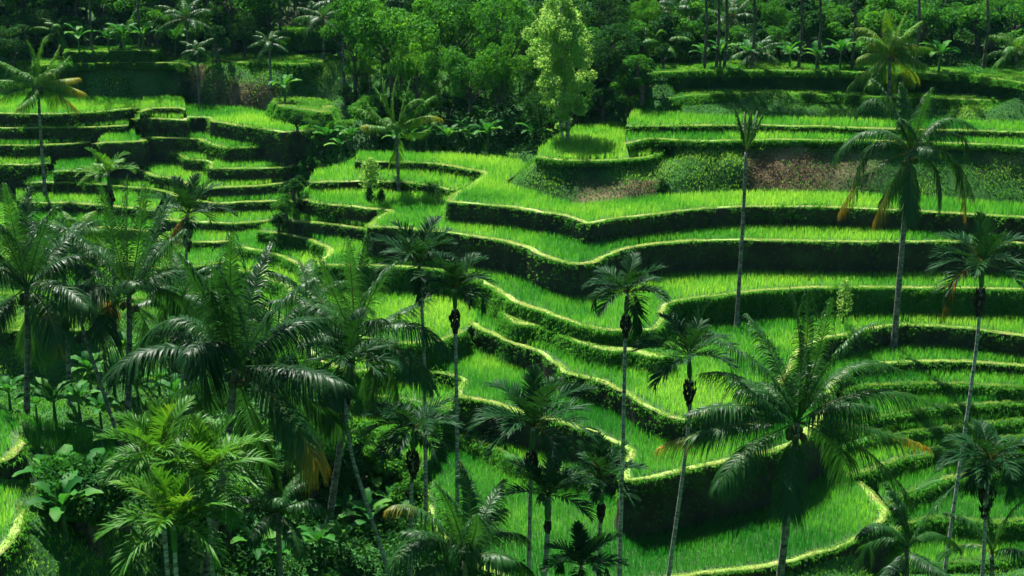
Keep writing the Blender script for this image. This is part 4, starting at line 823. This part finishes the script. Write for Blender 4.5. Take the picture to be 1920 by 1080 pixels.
# ------------------------------------------------------------------ banana plants
M['banana'] = leaf_mat('banana_leaf', (0.010, 0.08, 0.015), (0.03, 0.17, 0.025), (0.14, 0.34, 0.04), .42, (1.2, 1.1, .5), rough=.5, spec=.06, obj_var=.2, nscale=.5)
def banana_meshes(seed, n=8):
    global rng
    keep = rng; rng = np.random.default_rng(seed); B = Acc()
    tube(B, np.stack([np.zeros(5), np.zeros(5), np.linspace(-.3, 1.5, 5)], 1), [.13, .12, .10, .08, .05], 7); lv = []
    for k in range(n):
        az = k * 2.4 + seed; el = 1.3 - .9 * k / n; L = rng.uniform(1.5, 2.2); P = arc((0, 0, 1.4), az, el, L, rng.uniform(.9, 1.7), 14); A = Acc()
        T_ = norm(np.gradient(P, axis=0)); S = norm(np.cross(T_, [0, 0, 1.])); u = np.linspace(0, 1, 14); W = .30 * np.sin(math.pi * np.clip((u - .14) / .86, 0, 1)) ** .6 + .01
        W = W * rng.uniform(.85, 1.1); N_ = np.cross(S, T_); l = P + S * W[:, None] + N_ * (W * .35)[:, None]; r_ = P - S * W[:, None] + N_ * (W * .35)[:, None]
        l += rng.normal(0, .03, l.shape); r_ += rng.normal(0, .03, r_.shape)
        V = np.stack([l, P, r_], 1).reshape(-1, 3); i = np.arange(13)[:, None] * 3; A.add(V, np.concatenate([i + [0, 1, 4, 3], i + [1, 2, 5, 4]]), None, np.clip(rng.normal(.45, .15), 0, 1))
        tube(A, P, np.linspace(.03, .008, 14), 4, .8); lv.append(A.mesh('leaf', [M['banana']]))
    rng = keep
    return B.mesh('stem', [M['shaft']], True), lv
BAN = [banana_meshes(3), banana_meshes(8, 9), banana_meshes(14, 7)]
def banana(px, py, y, s, label, group, k):
    c = at_y(px, py, y); z = float(surf(c[0], y)); o = thing('banana_plant', label, 'banana plant', (c[0], y, z), group); o.rotation_euler = (0, 0, k * 1.3); o.scale = (s, s, s)
    st, lv = BAN[k % 3]; link('stem', st, o)
    for m_ in lv: link('leaf', m_, o)
    return o
def ban_group(lst, label, group, k0):
    for k, (px, py, y, s) in enumerate(lst): banana(px, py, y, s, label, group, k + k0)
for k, (px, py, s, lb) in enumerate([(112,905,1.0,'banana plant with bright paddle leaves nearest the grassy path at bottom left'),(165,900,1.1,'banana plant leaning over the stream left of the clumping palms'),(205,935,.9,'banana plant tucked against the clumping palms'),(120,975,.9,'low dark banana plant under the grassy path')]):
    h = hit(px, py + 40, 38); banana(px, py, min(h[1], 50), s, lb, 'banana plants at the bottom left', k)
def ban_hit(lst, s, label, group, k0):
    for k, (px, py) in enumerate(lst):
        h = hit(px, py, 50); o = banana(px, py, h[1], s * (.85 + .3 * ((k * 37) % 10) / 10), label, group, k + k0)
ban_hit([(70,790),(105,800),(150,785),(190,800),(215,740),(260,760),(300,745),(330,780),(170,730),(20,770),(285,700),(240,690)], .78, 'banana plant in the thicket between the left coconut trunks', 'banana plants between the left trunks', 1)
ban_hit([(640,300),(615,290),(660,285),(770,290),(800,285),(840,285),(880,282),(915,285),(945,275),(980,262),(860,262),(905,255),(1000,280),(745,288)], .85, 'dark banana plant in the shade under the wood edge', 'banana plants along the shaded wood edge', 5)
ban_hit([(205,108),(235,106),(150,108),(90,110),(330,105),(270,108)], .95, 'banana plant at the foot of the upper left wood', 'banana plants of the upper left wood', 9)
ban_hit([(1320,128),(1350,128),(1400,126),(1530,130),(1575,128),(1600,126),(1480,128),(1760,135)], .85, 'banana plant on the rim of the upper right bank', 'banana plants of the upper right wood', 2)
ban_hit([(650,985),(690,1010),(600,1060),(520,1085),(480,1075),(740,985),(560,1000),(700,940),(640,1060)], .75, 'banana plant in the dark gully at the bottom', 'banana plants in the gully', 4)
b_ = banana(535, 195, 121, .9, 'single small banana plant on the grassy left shoulder', None, 3)

# bushes lining the gully and the foot of the wood
def bush_hit(lst, s, kind_k, label, group):
    for k, (px, py) in enumerate(lst):
        h = hit(px, py, 42); place_tree('bush', kind_k + k, h[0], h[1], s * (.7 + .6 * ((k * 53) % 11) / 11), k * 1.9, label, group, 'shrub', cat='shrub')
bush_hit([(600,300),(580,335),(560,370),(545,400),(530,430),(515,470),(610,270),(640,262),(560,290),(585,275),(592,318),(570,352),(552,386),(538,416),(524,450),(604,285),(622,262)], .5, 1, 'dark shrub clinging to the side of the upper gully', 'shrubs in the upper gully')
bush_hit([(500,640),(470,720),(540,760),(560,860),(520,930),(470,980),(590,940),(640,905),(680,930),(720,900),(430,1040),(760,960),(380,820),(330,700),(620,820),(840,1075),(250,850),(230,1000),(180,1040),(150,1000)], 1.0, 1, 'leafy shrub in the deep gully beneath the palms', 'shrubs in the lower gully')
bush_hit([(1195,170),(1205,190),(1180,215),(1130,228),(1080,236),(1030,262),(700,262),(740,250),(790,240),(840,230),(700,225),(650,200)], .9, 0, 'dark shrub at the shaded foot of the wood', 'shrubs at the foot of the wood')
# layered jungle under and between the trees
k_ = 0
for lab, grp, pts in [('low tree filling the layered jungle of the upper left wood','low trees of the upper left wood',[(x, y) for y in (30, 60, 88) for x in range(-40, 500, 38)]),
                      ('low tree in the sunlit wood above the gully','low trees of the sunlit wood',[(x, y) for y in (60, 100, 140, 170) for x in range(660, 1180, 44)]),
                      ('low tree between the palm trunks of the upper right wood','low trees of the upper right wood',[(x, y) for y in (40, 70, 100) for x in range(1200, 1960, 44)])]:
    for px, py in pts:
        k_ += 1; px += rng.uniform(-16, 16); py += rng.uniform(-10, 10)
        if 1290 < px < 1420 and py < 60: continue
        h = hit(px, py, 60)
        if h[1] > 180: continue
        bright = px > 640 and px < 1050
        place_tree('broad' if bright else 'bush', k_, h[0], h[1], rng.uniform(.28, .42) if bright else rng.uniform(.7, 1.3), rng.uniform(0, 6), lab, grp, 'low_tree')
# more coconut crowns in the left thicket
for k, (px, py, y, L_, lb) in enumerate([(345,555,66,3.0,'dark coconut palm crown tucked behind the upper left fronds of the big dark palm'),(118,475,74,2.9,'coconut palm crown between the left edge palm and its neighbour'),(575,565,70,3.2,'coconut palm crown in the gap between the two central palms'),
    (520,960,52,2.6,'ragged young palm in the gully bottom')]):
    coconut(lb, (px, py), y, [(px + 2, py + 40)], [], L=L_, nrand=12, seed=60 + k, r=.14, nuts=0, tint=.3, group='coconut palms of the left thicket', n=60)
# small palms of the upper woods
for k, (px, py, y, L_, lb) in enumerate([(350,35,132,3.2,'dark palm among the trees of the upper left wood'),(370,95,127,1.8,'tiny palm on the upper left bank'),(505,80,126,2.0,'young palm on the grassy left shoulder'),(110,60,134,2.6,'yellowish palm behind the far left palm'),
    (605,35,132,3.0,'dark palm above the grassy left shoulder'),(640,5,128,3.0,'palm at the top edge left of the sunlit wood'),(1240,85,117,3.0,'palm with arching pale fronds at the left end of the upper right wood'),(1265,25,124,3.2,'palm with hanging fronds at the top edge of the upper right wood'),
    (1420,95,116,2.8,'palm with drooping fronds in the upper right wood'),(1375,30,124,3.0,'thin palm above the bright strip of field'),(1905,95,114,3.0,'palm with yellow fronds cut by the right edge')]):
    coconut(lb, (px, py), y, [(px + 1, py + 30)], [], L=L_, nrand=13, seed=30 + k, r=.13, nuts=0, tint=.42, leafL=L_ * .24, mat='bright' if k in (3, 6, 10) else 'coco', group='small palms of the upper woods', n=34)
for k, (px, pt) in enumerate([(1322,-20),(1345,-30),(1360,-30),(1535,-20),(1848,-30),(523,-20),(170,-20),(260,-30),(1500,-40),(1720,-30),(1412,-30),(1600,-30)]):
    h = hit(px, 131 if px > 1200 else (62 if px == 523 else 115), 60); x, y = h[0], h[1] + .6; z = float(surf(x, y)); A = Acc(); top = at_y(px, pt, y)
    tube(A, np.array([[x, y, z - .2], [x + .1, y, z + (top[2] - z) * .5], [top[0], y, top[2] + 1]]) - [x, y, z], [.15, .12, .10], 7)
    B = Acc(); o = thing('tall_palm', 'thin dark trunk running out of the top of the picture', 'palm tree', (x, y, z), 'thin trunks along the wood edge'); link('trunk', A.mesh('trunk', [M['barkd']], True), o)
    c = top + [0, 0, 1]
    for j in range(11):
        Pf = arc(c, j * 2.4, 1.1 - j * .13, 3.2, 1.2); link('frond', frond(Pf - [x, y, z], .7, .035, 30, tint=.35), o)

# ------------------------------------------------------------------ thin humid air
hz = bpy.data.meshes.new('haze'); x0, x1, y0, y1, z0, z1 = -410, 410, -130, 710, -30, 210
hv = [(x, y, z) for x in (x0, x1) for y in (y0, y1) for z in (z0, z1)]
hz.from_pydata(hv, [], [(0, 1, 3, 2), (4, 6, 7, 5), (0, 4, 5, 1), (2, 3, 7, 6), (0, 2, 6, 4), (1, 5, 7, 3)]); hz.update()
m, nt, N, Lk = new_mat('haze'); pv = N('ShaderNodeVolumePrincipled'); pv.inputs['Color'].default_value = (.35, .85, 1, 1); pv.inputs['Density'].default_value = 0.00005; pv.inputs['Anisotropy'].default_value = 0.0
Lk(pv.outputs[0], N('ShaderNodeOutputMaterial').inputs['Volume']); hz.materials.append(m)
tag(link('haze', hz), 'faint bluish haze in the air over the valley', kind='stuff')
